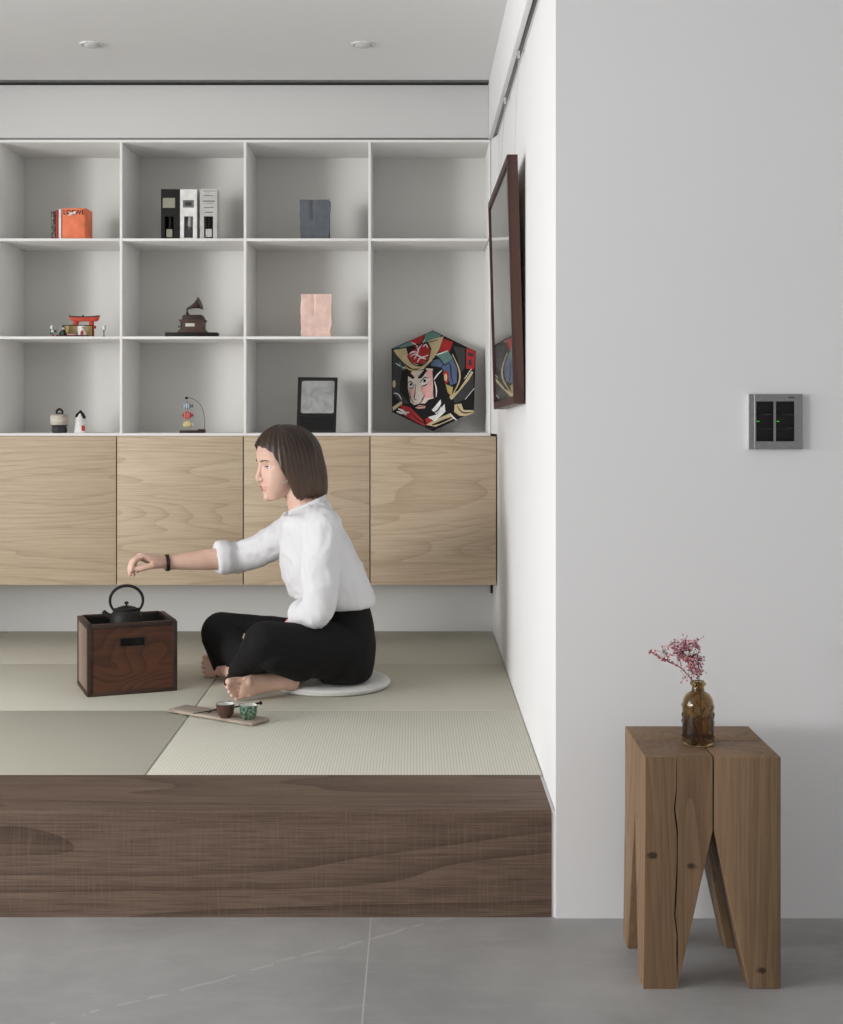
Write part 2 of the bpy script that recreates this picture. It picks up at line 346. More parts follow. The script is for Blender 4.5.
# ------------------------------------------------------------------ the room
XR = 0.3035                       # plane of the alcove's right-hand wall
YF = 2.953                        # plane of the wall facing the camera
YB = 5.336                        # lower back wall of the alcove
YN = 5.40                         # back of the shelving niche
DS = 5.065                        # front of the shelving
ZP = 0.2314                       # tatami level
ZC = 2.310
bm = nb(); box(bm, XL - 0.3, 2.8, -1.8, 5.6, -0.12, 0.0); struct('floor', bm, 'floor', origin=(0, 0, 0))
bm = nb(); box(bm, XL - 0.3, 2.8, -1.8, DS - .012, ZC, ZC + 0.12); struct('ceiling', bm, 'ceil')
bm = nb(); box(bm, XL - 0.3, 2.8, YB, YN + 0.25, 0, .99); box(bm, XL - 0.3, 2.8, YN, YN + 0.25, .99, ZC + 0.2); struct('wall_back', bm, 'wall_darker')
bm = nb(); box(bm, XR, 2.8, YF, YB - .0005, 0, .99); box(bm, XR, 2.8, YF, YN - .0005, .99, ZC + .1); bmesh.ops.remove_doubles(bm, verts=bm.verts, dist=1e-5); struct('wall_right', bm, 'wall')
bm = nb(); box(bm, 2.6, 2.8, -1.8, YF - 0.001, 0, ZC); struct('wall_unseen_right', bm, 'wall')  # unseen wall, added to keep light from the right off the front wall
# left wall with one wide window opening split by posts
bm = nb()
wy0, wy1, wz0, wz1 = -0.5, 2.97, 0.12, 2.1
box(bm, XL - 0.2, XL, -1.8, wy0, 0, ZC + .1); box(bm, XL - 0.2, XL, wy1, YB, 0, ZC + .1)
box(bm, XL - 0.2, XL, wy0, wy1, 0, wz0); box(bm, XL - 0.2, XL, wy0, wy1, wz1, ZC + .1)
struct('wall_left', bm, 'wall')
bm = nb()
for y in (wy0, 1.45, wy1 - 0.05): box(bm, XL - 0.09, XL - 0.03, y, y + 0.05, wz0, wz1, 0.004)
for z in (wz0, wz1 - 0.05): box(bm, XL - 0.09, XL - 0.03, wy0, wy1, z, z + 0.05, 0.004)
struct('window_1', bm, 'rail')
# bulkhead over the shelves with the shadow gap, dropped panel over the right-hand wall, picture rail
XB = 0.273
ZB0 = 2.094
bm = nb(); box(bm, XL, XB - .0005, DS + .008, YN - .001, 2.1005, 2.296, 0.0015); box(bm, XL, XB - .0005, DS + .20, YN - .001, 2.296, ZC + .1); struct('wall_bulkhead', bm, 'wall_darker')
bm = nb(); box(bm, XB, XB + .0145, YF + 0.02, YN - .001, ZB0, ZC - .0005, 0.001); box(bm, XB + .0145, XR - .0005, YF + 0.02, YN - .001, ZB0 + .010, ZC - .0005); box(bm, XB + .0262, XR - .0005, YF + 0.02, YN - .001, ZB0 + .0005, ZB0 + .010); struct('wall_panel', bm, 'wall')
bm = nb(); prism(bm, [(.2818, DS), (XR - .0005, DS - .10), (XR - .0005, YN - .002), (.2818, YN - .002)], 'z', 1.005, ZB0 - .001); struct('slanted_filler', bm, 'wall')  # filler beside the shelves, its face slanted to catch daylight from the left
bm = nb(); box(bm, XB + 0.0149, XB + .0259, YF + 0.02, DS - .02, ZB0 + .001, ZB0 + .0095, 0.0008); struct('trim_2', bm, 'rail')
bm = nb(); box(bm, XL + .001, XB - .0008, DS - .0117, DS + .199, ZC - .006, ZC + .1); struct('gap_shade_strip', bm, 'greytext')  # dark grey strip closing the gap, its colour stands in for the shade inside
# raised platform: a solid dark timber step, tatami behind it
YS0, YS1 = 2.958, 3.243
XS = XR - .0085
bm = nb(); box(bm, XS + .0003, XR - .0003, YS0 + .003, YS1, 0, ZP - .004); struct('trim_3', bm, 'wall')
bm = nb()
pts = [(YS0 + .001, 0)]
for k in range(7):
    q = PI / 2 * k / 6; pts.append((YS0 + .009 * (1 - math.cos(q)) + .0005, ZP - .009 + .009 * math.sin(q)))
pts += [(YS1, ZP), (YS1, 0)]
prism(bm, pts, 'x', XL + .001, XS, 0); obj('platform_step', bm, 'walnut', None, 'long dark brown timber step edging the raised tatami platform', 'step')
bm = nb(); box(bm, XL + .001, XR - 0.001, YS1 + 0.002, YB - .001, 0.0, ZP - 0.03); struct('floor_platform', bm, 'boxdark')
rows = [(YS1 + .003, 3.937), (3.940, 4.655), (4.658, YB - .002)]
cols = [(-2.55, -1.580), (-1.577, -0.641), (-0.638, XR - 0.0015)]
TL = {(0, 2): 'pale tatami mat at the front right, along the timber step and the white wall',
      (0, 1): 'darker tatami mat at the front left, between the timber step and the tea tray',
      (1, 1): 'pale tatami mat under the wooden box with the kettle',
      (1, 2): 'grey-green tatami mat under the seated woman and her cushion',
      (2, 2): 'tatami mat at the back right, behind the seated woman below the oak cabinets',
      (2, 1): 'tatami mat at the back, behind the wooden box below the oak cabinets',
      (1, 0): 'tatami mat in the middle row beyond the left edge of the photograph',
      (0, 0): 'tatami mat in the front row beyond the left edge of the photograph',
      (2, 0): 'sliver of tatami mat at the far left of the back row'}
kk = {(0, 2): 'tat_y', (0, 1): 'tat_x', (1, 1): 'tat_y', (1, 2): 'tat_x', (2, 2): 'tat_x', (2, 1): 'tat_x', (2, 0): 'tat_y', (1, 0): 'tat_x', (0, 0): 'tat_y'}
for (r, c), lb in TL.items():
    y0, y1 = rows[r]; x0, x1 = cols[c]
    bm = nb(); box(bm, x0, x1, y0, y1, ZP - 0.0295, ZP, 0.003)
    obj('tatami_mat', bm, kk[(r, c)], None, lb, 'tatami mat', 'tatami mats on the platform')
for i, (px, lb) in enumerate(((92, 'small round ceiling spotlight at the upper left of the ceiling'), (363, 'small round ceiling spotlight nearer the white right-hand wall'))):
    q = P(px, 44, F * (ZC - H) / (YV - 44))
    tg = thing('ceiling_spotlight', lb, 'spotlight', (q.x, q.y, ZC), 0, 'recessed ceiling spotlights')
    bm = nb(); lathe(bm, [(.030, -.0002), (.041, -.0002), (.041, -.004), (.036, -.006), (.030, -.003)], (0, 0, 0), 32, 0, True); obj('trim_ring', bm, 'white', tg, local=True)
    bm = nb(); ball(bm, (0, 0, -.002), (.029, .029, .012)); obj('lens', bm, 'lens', tg, local=True)
# ------------------------------------------------------------------ open shelving and oak cabinets
SX = [(p - XV) * DS / F for p in (-125.5, -2.2, 121.0, 245.0, 369.6, 490.4)]
SZ = [H - (p - YV) * DS / F for p in (434.6, 337.7, 239.7, 141.0)]
T = 0.0048
sh = thing('shelving_unit', 'white open shelving of thin boards above the oak cabinets', 'shelving', (-0.64, 5.16, 1.0))
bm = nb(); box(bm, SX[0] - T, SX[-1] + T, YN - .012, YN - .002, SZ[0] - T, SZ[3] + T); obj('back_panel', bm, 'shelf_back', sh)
for x in SX:
    bm = nb(); box(bm, x - T, x + T - (0.004 if x == SX[-1] else 0), DS, YN - .012, SZ[0] + T, SZ[3] - T, .0008); obj('divider', bm, 'shelf', sh)
for z in (SZ[0], SZ[3]):
    bm = nb(); box(bm, SX[0] - T, SX[-1] + T - .0045, DS, YN - .012, z - T, z + T, .0008); obj('board', bm, 'shelf', sh)
for k in range(len(SX) - 1):
    for z in SZ[1:3]:
        if k == len(SX) - 2 and z == SZ[1]: continue
        bm = nb(); box(bm, SX[k] + T, SX[k + 1] - T - (.004 if k == len(SX) - 2 else 0), DS, YN - .012, z - T, z + T, .0008); obj('board', bm, 'shelf', sh)
DC = 5.045                                 # front of the cabinet doors
def cxp(px): return (px - XV) * DC / F
CE = [-137.0, -10.2, 116.5, 243.3, 370.0, 496.4]
CZ0, CZ1 = H - (585 - YV) * DC / F, SZ[0] - T - .0006
CL = ['oak wall cabinet beyond the left edge of the photograph', 'oak wall cabinet, leftmost, above and left of the wooden box with the kettle', 'oak wall cabinet behind the reaching hand, second from the left',
      'oak wall cabinet behind the head of the seated woman', 'oak wall cabinet nearest the white right-hand wall']
for i in range(5):
    x0, x1 = cxp(CE[i]), cxp(CE[i + 1])
    if i == 4: x1 = XR - .0028
    c = thing('wall_cabinet', CL[i], 'cabinet', ((x0 + x1) / 2, DC, CZ0), 0, 'oak wall cabinets')
    bm = nb(); box(bm, x0 + .0004, x1 - .0004, DC + .020, YB - .001, CZ0 + .002, CZ1, .001); obj('carcass', bm, 'darkbrown' if False else 'oak_edge', c)
    bm = nb(); box(bm, x0 + .002, x1 - .002, DC, DC + .019, CZ0, CZ1 - .0015, .0012); obj('door', bm, 'oak', c)
    if i == 4:
        bm = nb(); box(bm, XR - .010, XR - .003, YB - .016, YB - .001, CZ0 - .068, CZ0 + .0015, .001); obj('dark_strip', bm, 'softblack', c)  # small dark strip below the last cabinet, beside the right-hand wall
# ------------------------------------------------------------------ things on the shelves
def top(row): return SZ[row] + T + .0003
def S(px, d): return (px - XV) * d / F
DF = 5.10
def sx(px, d=DF): return (px - XV) * d / F
K = DF / F
# --- books (front faces at the plane DF)
zb = top(2)
def book(px0, px1, h, mat, label, cover_extra=None, dep=.10, rnd=.004, group='upright books on the top left shelf'):
    x0, x1 = sx(px0), sx(px1) - .0006
    b = thing('book', label, 'book', ((x0 + x1) / 2, DF + dep / 2, zb), 0, group)
    wv = x1 - x0; bm = nb(); th = min(.0022, wv * .18)
    pts = [(x0, DF + dep), (x0, DF + rnd)]
    for k in range(1, 6):
        a = PI / 2 * k / 6; pts.append((x0 + rnd * (1 - math.cos(a)), DF + rnd * (1 - math.sin(a))))
    for k in range(0, 7):
        a = PI / 2 * k / 6; pts.append((x1 - rnd * (1 - math.sin(a)) if False else x1 - rnd + rnd * math.sin(a), DF + rnd - rnd * math.cos(a)))
    pts += [(x1, DF + dep), (x1 - th, DF + dep), (x1 - th, DF + rnd + th), (x0 + th, DF + rnd + th), (x0 + th, DF + dep)]
    prism(bm, pts, 'z', zb, zb + h); obj('cover', bm, mat, b)
    bm = nb(); box(bm, x0 + th + .0002, x1 - th - .0002, DF + rnd + th + .0003, DF + dep - .004, zb + .002, zb + h - .004); obj('page_block', bm, 'pages', b)
    return b
book(51, 55.6, 28.5 * K, 'mottle', 'thin mottled black and grey book, leftmost on the top left shelf', rnd=.002)
book(55.6, 58.6, 29.5 * K, 'red', 'thin dark red book between the mottled black book and the white book', rnd=.0015)
book(58.6, 61.4, 30.3 * K, 'white', 'thin white book standing against the thick orange book', rnd=.0015)
ob = book(61.4, 86.2, 31.3 * K, 'orange', 'thick orange book with black capital lettering on its spine', rnd=.010)
bm = nb(); text_bm(bm, 'LOEWE', .0235, .0002, Matrix.Translation((sx(73.9), DF - .0003, zb + 27.0 * K)) @ Matrix.Rotation(PI / 2, 4, 'X'), 0, 1.02); obj('lettering', bm, 'black', ob)
bm = nb()
prism(bm, [(sx(68), zb + 23.6 * K), (sx(70.2), zb + 24.1 * K), (sx(72.5), zb + 25.4 * K), (sx(75.5), zb + 25.8 * K), (sx(76), zb + 28.2 * K), (sx(74), zb + 28.0 * K), (sx(73), zb + 26.9 * K), (sx(70), zb + 27.3 * K), (sx(69.4), zb + 25.6 * K)], 'y', DF - .0012, DF - .0006)
obj('printed_motif', bm, 'white', ob)
# --- three tall fragrance boxes, each with a window cut into its front
def scent_box(px0, px1, hpx, body, label, lab_rect, lab_mat, win, cap_mat, glass_mat, tag_mat, lines=None, rim=None):
    x0, x1 = sx(px0), sx(px1); z0 = top(2); dep = .068
    zt = z0 + hpx * K; g = thing('fragrance_box', label, 'box', ((x0 + x1) / 2, DF + dep / 2, z0), 0, 'tall fragrance boxes on the top shelf')
    def zz(py): return z0 + (238.4 - py) * K
    wx0, wx1, wz0, wz1 = sx(win[0]), sx(win[1]), zz(win[3]), zz(win[2])
    bm = nb()
    box(bm, x0, wx0, DF, DF + .004, z0, zt); box(bm, wx1, x1, DF, DF + .004, z0, zt)
    box(bm, wx0, wx1, DF, DF + .004, z0, wz0); box(bm, wx0, wx1, DF, DF + .004, wz1, zt)
    box(bm, x0, x0 + .002, DF + .004, DF + dep, z0, zt); box(bm, x1 - .002, x1, DF + .004, DF + dep, z0, zt)
    box(bm, x0, x1, DF + dep, DF + dep + .002, z0, zt); box(bm, x0 + .002, x1 - .002, DF + .004, DF + dep, zt - .002, zt); box(bm, x0 + .002, x1 - .002, DF + .004, DF + dep, z0, z0 + .002)
    bmesh.ops.remove_doubles(bm, verts=bm.verts, dist=1e-6); obj('carton', bm, body, g)
    if lab_rect:
        bm = nb(); box(bm, sx(lab_rect[0]), sx(lab_rect[1]), DF - .0007, DF - .0001, zz(lab_rect[3]), zz(lab_rect[2])); lo = obj('label_panel', bm, lab_mat, g)
        bm = nb(); m = .2; w_ = lab_rect[1] - lab_rect[0]; h_ = lab_rect[3] - lab_rect[2]
        box(bm, sx(lab_rect[0] + w_ * m), sx(lab_rect[1] - w_ * m), DF - .0012, DF - .0008, zz(lab_rect[3] - h_ * .25), zz(lab_rect[2] + h_ * .25)); obj('label_print', bm, 'label' if lab_mat != 'greytext' else 'charcoal', lo)
    if lines:
        bm = nb()
        for (a, b_, y, th) in lines: box(bm, sx(a), sx(b_), DF - .0007, DF - .0001, zz(y + th), zz(y))
        obj('printed_lines', bm, 'greytext', g)
    cx = (wx0 + wx1) / 2; hw = (wx1 - wx0) / 2
    bm = nb(); r = hw * .86; hb = (wz1 - wz0) * .5
    lathe(bm, [(0.001, z0 + .003), (r, z0 + .003), (r, wz0 + hb * .95), (r * .8, wz0 + hb * 1.05), (r * .4, wz0 + hb * 1.1), (0.001, wz0 + hb * 1.1)], (cx, DF + .010 + r, 0), 20); bt = obj('bottle', bm, glass_mat, g)
    bm = nb(); lathe(bm, [(0.001, wz0 + hb * 1.1), (r * .62, wz0 + hb * 1.1), (r * .62, wz1 + .004), (0.001, wz1 + .004)], (cx, DF + .010 + r, 0), 20); obj('bottle_cap', bm, cap_mat, bt)
    bm = nb(); box(bm, cx - r * .8, cx + r * .8, DF + .005, DF + .0095, wz0 + hb * .12, wz0 + hb * .85); obj('bottle_label', bm, tag_mat, bt)
scent_box(161, 179.8, 50.4, 'black', 'tall black fragrance box with a pale square label, left of the white one', (162.8, 175, 196.9, 206.7), 'label', (164.8, 173.4, 215.5, 237.2), 'softblack', 'softblack', 'label')
scent_box(180.1, 196.8, 50.2, 'white', 'tall white fragrance box with a grey label, between the black and the silver box', (183, 193.8, 199, 206.5), 'greytext', (184, 192.9, 215.3, 236.8), 'silver', 'greytext', 'charcoal')
scent_box(200, 217, 50.6, 'silver', 'tall silver-grey fragrance box with printed lines, rightmost of the three', None, None, (204, 213, 215.2, 237), 'softblack', 'softblack', 'silver',
          [(204, 213.2, 194.2, .8), (202.8, 214.8, 199.5, 1.1), (205, 213, 202, .4), (203.8, 213.8, 206, .8), (204.8, 213, 210.8, .9), (202, 215.6, 189.8, .4)])
# --- crumpled paper bags
def paper_bag(px0, px1, pyt, row, mat, label, seed, d=5.13):
    x0, x1 = sx(px0, d), sx(px1, d); z0 = top(row); h = z0 * 0 + (H - (pyt - YV) * d / F) - z0
    rnd = random.Random(seed); w_ = x1 - x0; dep = .055; cx = (x0 + x1) / 2
    g = thing('paper_bag', label, 'bag', (cx, d + dep / 2, z0), 0, 'crumpled paper bags on the shelves')
    NU, NV = 14, 14; rings = []
    def off(u, v): return noise.noise(V((u * 5 + seed, v * 4, seed * .37))) * .0026 * (0.25 + v)
    for k in range(NV + 1):
        v = k / NV; r = []
        fl = 1 + .05 * v * (1 if seed % 2 else .7)
        for i in range(NU): # front left->right
            u = i / NU; r.append(V((cx + (u - .5) * w_ * fl + off(u, v + 3) * .3, d + off(u, v) + .004 * v + (.007 * v * math.exp(-((u - .42) / .05) ** 2) if v > .45 else 0), z0 + v * h + off(u + 9, v) * .35 * v)))
        for i in range(5):
            u = i / 5; r.append(V((cx + .5 * w_ * fl + (off(u, v + 7) * .45 - .008 * v * math.sin(u * PI)), d + u * dep, z0 + v * h)))
        for i in range(NU):
            u = 1 - i / NU; r.append(V((cx + (u - .5) * w_ * fl, d + dep + off(u, v + 11), z0 + v * h)))
        for i in range(5):
            u = 1 - i / 5; r.append(V((cx - .5 * w_ * fl + (off(u, v + 5) * .45 + .008 * v * math.sin(u * PI)), d + u * dep, z0 + v * h)))
        rings.append(r)
    c0 = V((cx, d + dep / 2, 0))
    for k in range(NV, 2, -1): rings.append([V((c0.x + (p.x - c0.x) * .975, c0.y + (p.y - c0.y) * .95, p.z)) for p in rings[k]])
    bm = nb(); loft(bm, rings); obj('bag_body', bm, mat, g, ang=28)
    bm = nb(); box(bm, cx - w_ * .49, cx + w_ * .485, d - .0012, d - .0002, z0 + .001, z0 + h * .085, .0003); obj('base_fold', bm, mat, g)
paper_bag(300.3, 329, 199.5, 2, 'greyblue', 'crumpled dark grey paper bag on the top shelf', 3)
paper_bag(301, 331, 294, 1, 'palepink', 'crumpled pale pink paper bag on the middle shelf', 8)
# --- black frame with a silver sheet
g = thing('black_frame', 'black upright frame with a crumpled silver sheet, leaning behind the woman’s head', 'picture frame', (sx(316), 5.12, top(0)), 0)
g['label'] = 'black upright frame with a crumpled silver sheet, leaning behind the head of the woman'
def fp(px, py, off=0.0):
    z = max(H - (py - YV) * 5.17 / F, top(0) + .0012); d = 5.16 + (z - 1.01) * .28 - off
    return V(((px - XV) * d / F, d, z))
def fpoly(bm, pts, th, off, mi=0):
    a = [fp(x, y, off) for x, y in pts]; b = [fp(x, y, off - th) for x, y in pts]; n = len(a)
    va = [bm.verts.new(p) for p in a]; vb = [bm.verts.new(p) for p in b]
    fs = [bm.faces.new(va), bm.faces.new(vb[::-1])] + [bm.faces.new((va[i], vb[i], vb[(i + 1) % n], va[(i + 1) % n])) for i in range(n)]
    for f in fs: f.material_index = mi
bm = nb(); TLc, TRc, BRc, BLc = (298, 376.8), (337.8, 377.2), (335.8, 432.4), (296.4, 432.4)
fpoly(bm, [TLc, TRc, BRc, BLc], .012, -.003)
for q in ([TLc, TRc, (334.6, 380.2), (301.4, 380)], [TRc, BRc, (333.2, 430), (334.6, 380.2)], [BRc, BLc, (299.6, 430), (333.2, 430)], [BLc, TLc, (301.4, 380), (299.6, 430)]): fpoly(bm, q, .003, 0.0)
fpoly(bm, [(300.4, 414), (334.2, 414), (334, 416), (300.4, 416)], .003, -.0002)
obj('frame', bm, 'softblack', g)
bm = nb(); pts = []
for (cx, cy, a0) in ((304, 382.8, 180), (332.6, 382.8, 270), (332, 411, 0), (303, 411, 90)):
    for k in range(5):
        a = math.radians(a0 + 22.5 * k); pts.append((cx + 2.2 * math.cos(a), cy + 2.2 * math.sin(a)))
fpoly(bm, pts, .002, -.0008); obj('silver_sheet', bm, 'sheet', g)
bm = nb(); fpoly(bm, [(300.6, 417), (333.6, 417), (333.2, 429.2), (300, 429.2)], .002, -.001); obj('lower_panel', bm, 'black', g)
# --- hexagonal painted kite leaning against the back of the tall bay
def hz(zx, zy, off):
    px, py = 380 + zx / 7.664, 320 + zy / 7.664
    d = 5.19 + (432 - py) / 100 * .155 - off
    return P(px, py, d)
def hpoly(bm, pts, layer, mi, th=.0002):
    off = .0002 + layer * .00035
    a = [hz(x, y, off) for x, y in pts]; b = [hz(x, y, off - th) for x, y in pts]; n = len(a)
    va = [bm.verts.new(p) for p in a]; vb = [bm.verts.new(p) for p in b]
    fs = [bm.faces.new(va), bm.faces.new(vb[::-1])] + [bm.faces.new((va[i], vb[i], vb[(i + 1) % n], va[(i + 1) % n])) for i in range(n)]
    for f in fs: f.material_index = mi
def stroke(bm, pts, w_, layer, mi):
    pts = [V((x, y, 0)) for x, y in pts]; pts = smooth_path(pts, 4) if len(pts) > 2 else pts
    L, R = [], []
    for i, p in enumerate(pts):
        t = (pts[min(i + 1, len(pts) - 1)] - pts[max(i - 1, 0)]).normalized(); u = i / (len(pts) - 1)
        ww = w_ * (0.35 + .65 * math.sin(PI * min(max(u, .08), .92)))
        L.append((p.x - t.y * ww, p.y + t.x * ww)); R.append((p.x + t.y * ww, p.y - t.x * ww))
    for i in range(len(L) - 1): hpoly(bm, [L[i], L[i + 1], R[i + 1], R[i]], layer, mi)
def ell(cx, cy, rx, ry, n=14): return [(cx + rx * math.cos(2 * PI * k / n), cy + ry * math.sin(2 * PI * k / n)) for k in range(n)]
KM = ['black', 'beige', 'teal', 'red', 'bluegrey', 'facepale', 'pink', 'white', 'olive', 'charcoal', 'orange']
kt = thing('painted_kite', 'hexagonal kite painted with a fierce warrior face, leaning in the tall right bay', 'kite', tuple(P(433, 431, 5.2)))
HEX = [(405, 80), (735, 240), (720, 700), (405, 853), (92, 705), (88, 220)]
bm = nb(); hpoly(bm, HEX, -.5, 0, .003); obj('sail', bm, 'black', kt)
bm = nb()
for a, b in ((0, 3), (1, 4), (2, 5)): tube(bm, [hz(*HEX[a], -.007), hz(*HEX[b], -.007)], .0028, 8)
obj('bamboo_spars', bm, 'beige', kt)
bm = nb()
def hp(*a): hpoly(bm, *a)
hp([(95, 226), (150, 205), (200, 330), (230, 420), (210, 520), (235, 640), (160, 640), (95, 560)], 1, 9)
hp([(405, 84), (468, 118), (440, 150), (330, 178), (205, 212), (98, 222), (240, 160)], 1, 2)
hp([(100, 226), (200, 206), (212, 262), (245, 325), (310, 350), (368, 305), (392, 215), (362, 160), (488, 124), (452, 228), (402, 308), (335, 372), (245, 372), (180, 330), (130, 272)], 2, 1)
hp([(210, 272), (235, 240), (280, 218), (228, 160), (340, 112), (330, 182), (372, 196), (388, 240), (376, 290), (325, 335), (262, 332), (225, 308)], 3, 3)
for s in ([(232, 280), (270, 262), (320, 285), (370, 268)], [(262, 300), (285, 260), (300, 215), (345, 150)], [(240, 170), (280, 195), (292, 235)], [(285, 325), (310, 290), (352, 300)], [(330, 205), (352, 188), (368, 215)], [(225, 262), (250, 245), (282, 246)]): stroke(bm, s, 5, 4, 7)
for s in ([(205, 275), (250, 335), (315, 350), (370, 302), (392, 215)], [(130, 275), (190, 340), (250, 378), (335, 378), (405, 312), (455, 228)], [(100, 228), (200, 210), (330, 180), (445, 152)], [(345, 112), (320, 180), (280, 215)]): stroke(bm, s, 4.5, 5, 0)
hp([(482, 140), (562, 168), (532, 242), (432, 254), (456, 225)], 2, 3)
hp([(662, 212), (733, 242), (722, 380), (660, 372)], 2, 3)
for q in ([(672, 245), (715, 258), (712, 285), (670, 272)], [(676, 300), (700, 305), (706, 345), (680, 350)]): hp(q, 3, 9)
hp([(560, 200), (650, 215), (650, 360), (600, 460), (575, 390), (600, 310)], 1, 9)
hp([(400, 310), (470, 292), (560, 290), (592, 380), (588, 480), (540, 502), (510, 420), (470, 362), (388, 352)], 3, 4)
hp([(428, 268), (520, 236), (556, 290), (520, 320), (482, 332)], 4, 2)
hp(ell(503, 440, 25, 52), 4, 3); hp(ell(503, 440, 12, 30), 5, 1)
for s in ([(398, 305), (440, 285), (482, 335), (470, 362)], [(556, 290), (596, 380), (590, 485)], [(520, 320), (540, 350), (545, 420), (560, 480)], [(482, 335), (500, 345), (525, 325)]): stroke(bm, s, 4, 6, 0)
stroke(bm, [(430, 268), (470, 255), (520, 236)], 5, 6, 7)
stroke(bm, [(555, 262), (595, 350), (612, 420), (600, 490), (540, 600)], 6, 4, 1)
hp([(495, 488), (560, 515), (548, 590), (512, 545)], 2, 8)
hp([(530, 588), (600, 540), (702, 390), (716, 402), (620, 560), (545, 612)], 2, 1)
hp([(560, 600), (715, 420), (718, 520), (640, 610), (575, 640)], 2, 9)
for k in range(5): stroke(bm, [(652 + k * 14, 608 - k * 17), (668 + k * 14, 590 - k * 17)], 4, 3, 7)
for k in range(4): stroke(bm, [(645 + k * 12, 450 - k * 18), (668 + k * 12, 428 - k * 18)], 4, 3, 7)
hp([(572, 648), (622, 640), (640, 690), (716, 692), (718, 712), (660, 735), (610, 735), (568, 705)], 3, 1)
stroke(bm, [(590, 655), (620, 700), (660, 712), (712, 705)], 5, 4, 0)
hp([(215, 430), (250, 388), (330, 368), (406, 374), (412, 600), (362, 652), (300, 682), (235, 632), (214, 520)], 4, 5)
hp([(226, 500), (262, 505), (264, 605), (230, 592)], 5, 6); hp([(312, 515), (404, 440), (406, 592), (345, 602), (318, 560)], 5, 6); hp([(345, 388), (404, 380), (402, 455), (362, 440)], 5, 6); hp([(222, 420), (245, 395), (262, 440), (240, 445)], 5, 6)
for q in ([(180, 368), (215, 388), (266, 440), (252, 454), (205, 422)], [(288, 442), (345, 373), (364, 386), (322, 442), (300, 450)]): hp(q, 6, 0)
for q in ([(216, 482), (240, 474), (258, 510), (240, 520), (222, 518)], [(310, 478), (345, 440), (366, 452), (360, 490), (320, 506)]): hp(q, 6, 7)
for s in ([(212, 484), (238, 472), (258, 508)], [(305, 482), (342, 440), (370, 450)], [(220, 520), (242, 522), (258, 512)], [(315, 508), (345, 500), (364, 488)]): stroke(bm, s, 4, 7, 0)
hp(ell(236, 494, 9, 11), 7, 0); hp(ell(342, 466, 11, 13), 7, 0)
for s in ([(272, 490), (268, 560), (262, 605), (280, 612)], [(300, 640), (318, 625), (335, 590), (342, 575)], [(318, 600), (332, 612)], [(225, 540), (235, 600), (262, 640)], [(402, 380), (410, 480), (408, 590)]): stroke(bm, s, 3.5, 7, 0)
hp([(252, 655), (300, 640), (345, 640), (372, 610), (410, 600), (425, 640), (392, 690), (345, 738), (285, 722), (262, 690)], 5, 0)
hp([(268, 668), (300, 652), (350, 660), (345, 676), (290, 680)], 6, 6); stroke(bm, [(262, 668), (300, 662), (352, 668)], 3, 7, 0)
hp([(410, 422), (470, 362), (520, 560), (562, 690), (470, 650), (450, 560), (416, 592)], 5, 0)
for s in ([(418, 470), (432, 530), (430, 590)], [(405, 470), (440, 420), (475, 385)]): stroke(bm, s, 5, 6, 7)
hp([(396, 690), (465, 608), (472, 680), (432, 722)], 6, 7); hp([(368, 745), (440, 722), (494, 642), (502, 702), (420, 778)], 6, 7)
stroke(bm, [(400, 715), (445, 690), (478, 630)], 6, 7, 0)
hp([(152, 648), (232, 668), (262, 700), (330, 768), (346, 815), (182, 732)], 3, 3)
for s in ([(128, 700), (165, 712), (222, 708)], [(140, 680), (180, 700), (200, 728)]): stroke(bm, s, 9, 4, 7)
stroke(bm, [(240, 715), (300, 770), (345, 790)], 5, 4, 0); hp([(345, 760), (375, 745), (400, 775), (362, 800)], 4, 3)
hp([(350, 802), (430, 760), (530, 718), (562, 758), (425, 818)], 3, 1); stroke(bm, [(400, 805), (470, 780), (552, 745)], 10, 4, 0); stroke(bm, [(535, 715), (560, 745), (590, 770)], 6, 5, 7)
hp([(95, 668), (165, 620), (172, 642), (100, 697)], 3, 1); hp(ell(108, 490, 12, 30), 3, 1)
for s in ([(105, 560), (140, 570), (165, 610)], [(120, 330), (150, 350), (200, 372)]): stroke(bm, s, 4, 3, 7)
stroke(bm, [(150, 320), (165, 360), (210, 398)], 6, 4, 2); stroke(bm, [(190, 352), (240, 385), (330, 384)], 6, 6, 8)
obj('painted_face', bm, KM, kt, ang=60)
# --- gramophone (zoom frame: px = 160 + x/12.97, py = 290 + y/12.97)
DG = 5.15; KG = DG / F / 12.97; zg = top(1)
def gx(x): return (160 + x / 12.97 - XV) * DG / F
def gz(y): return zg + (605 - y) * KG
gr = thing('gramophone', 'miniature dark brown gramophone with a horn on a black plinth', 'gramophone', (gx(425), DG, zg))
bm = nb(); prism(bm, [(gx(92), DG - .045), (gx(92), DG + .045), (gx(700), DG + .045), (gx(765), DG + .005), (gx(765), DG - .045)], 'z', zg, gz(546), 0, .0015); obj('plinth', bm, 'black', gr)
bm = nb()
def gbox(xa, xb, ya, yb, hd): box(bm, gx(xa), gx(xb), DG - hd, DG + hd, gz(yb), gz(ya), .0012)
gbox(250, 605, 525, 546, .036); gbox(258, 597, 508, 526, .033); gbox(280, 580, 405, 509, .029); gbox(270, 590, 390, 406, .032); gbox(258, 597, 378, 391, .034)
for xa in (282, 562): box(bm, gx(xa), gx(xa + 18), DG - .0315, DG - .0285, gz(508), gz(406), .0006)
obj('cabinet', bm, 'brown', gr)
bm = nb(); prism(bm, [(gx(296), gz(378)), (gx(584), gz(378)), (gx(560), gz(326)), (gx(545), gz(316)), (gx(325), gz(316)), (gx(308), gz(326))], 'y', DG - .027, DG + .027, 0, .001); obj('lid', bm, 'darkbrown', gr)
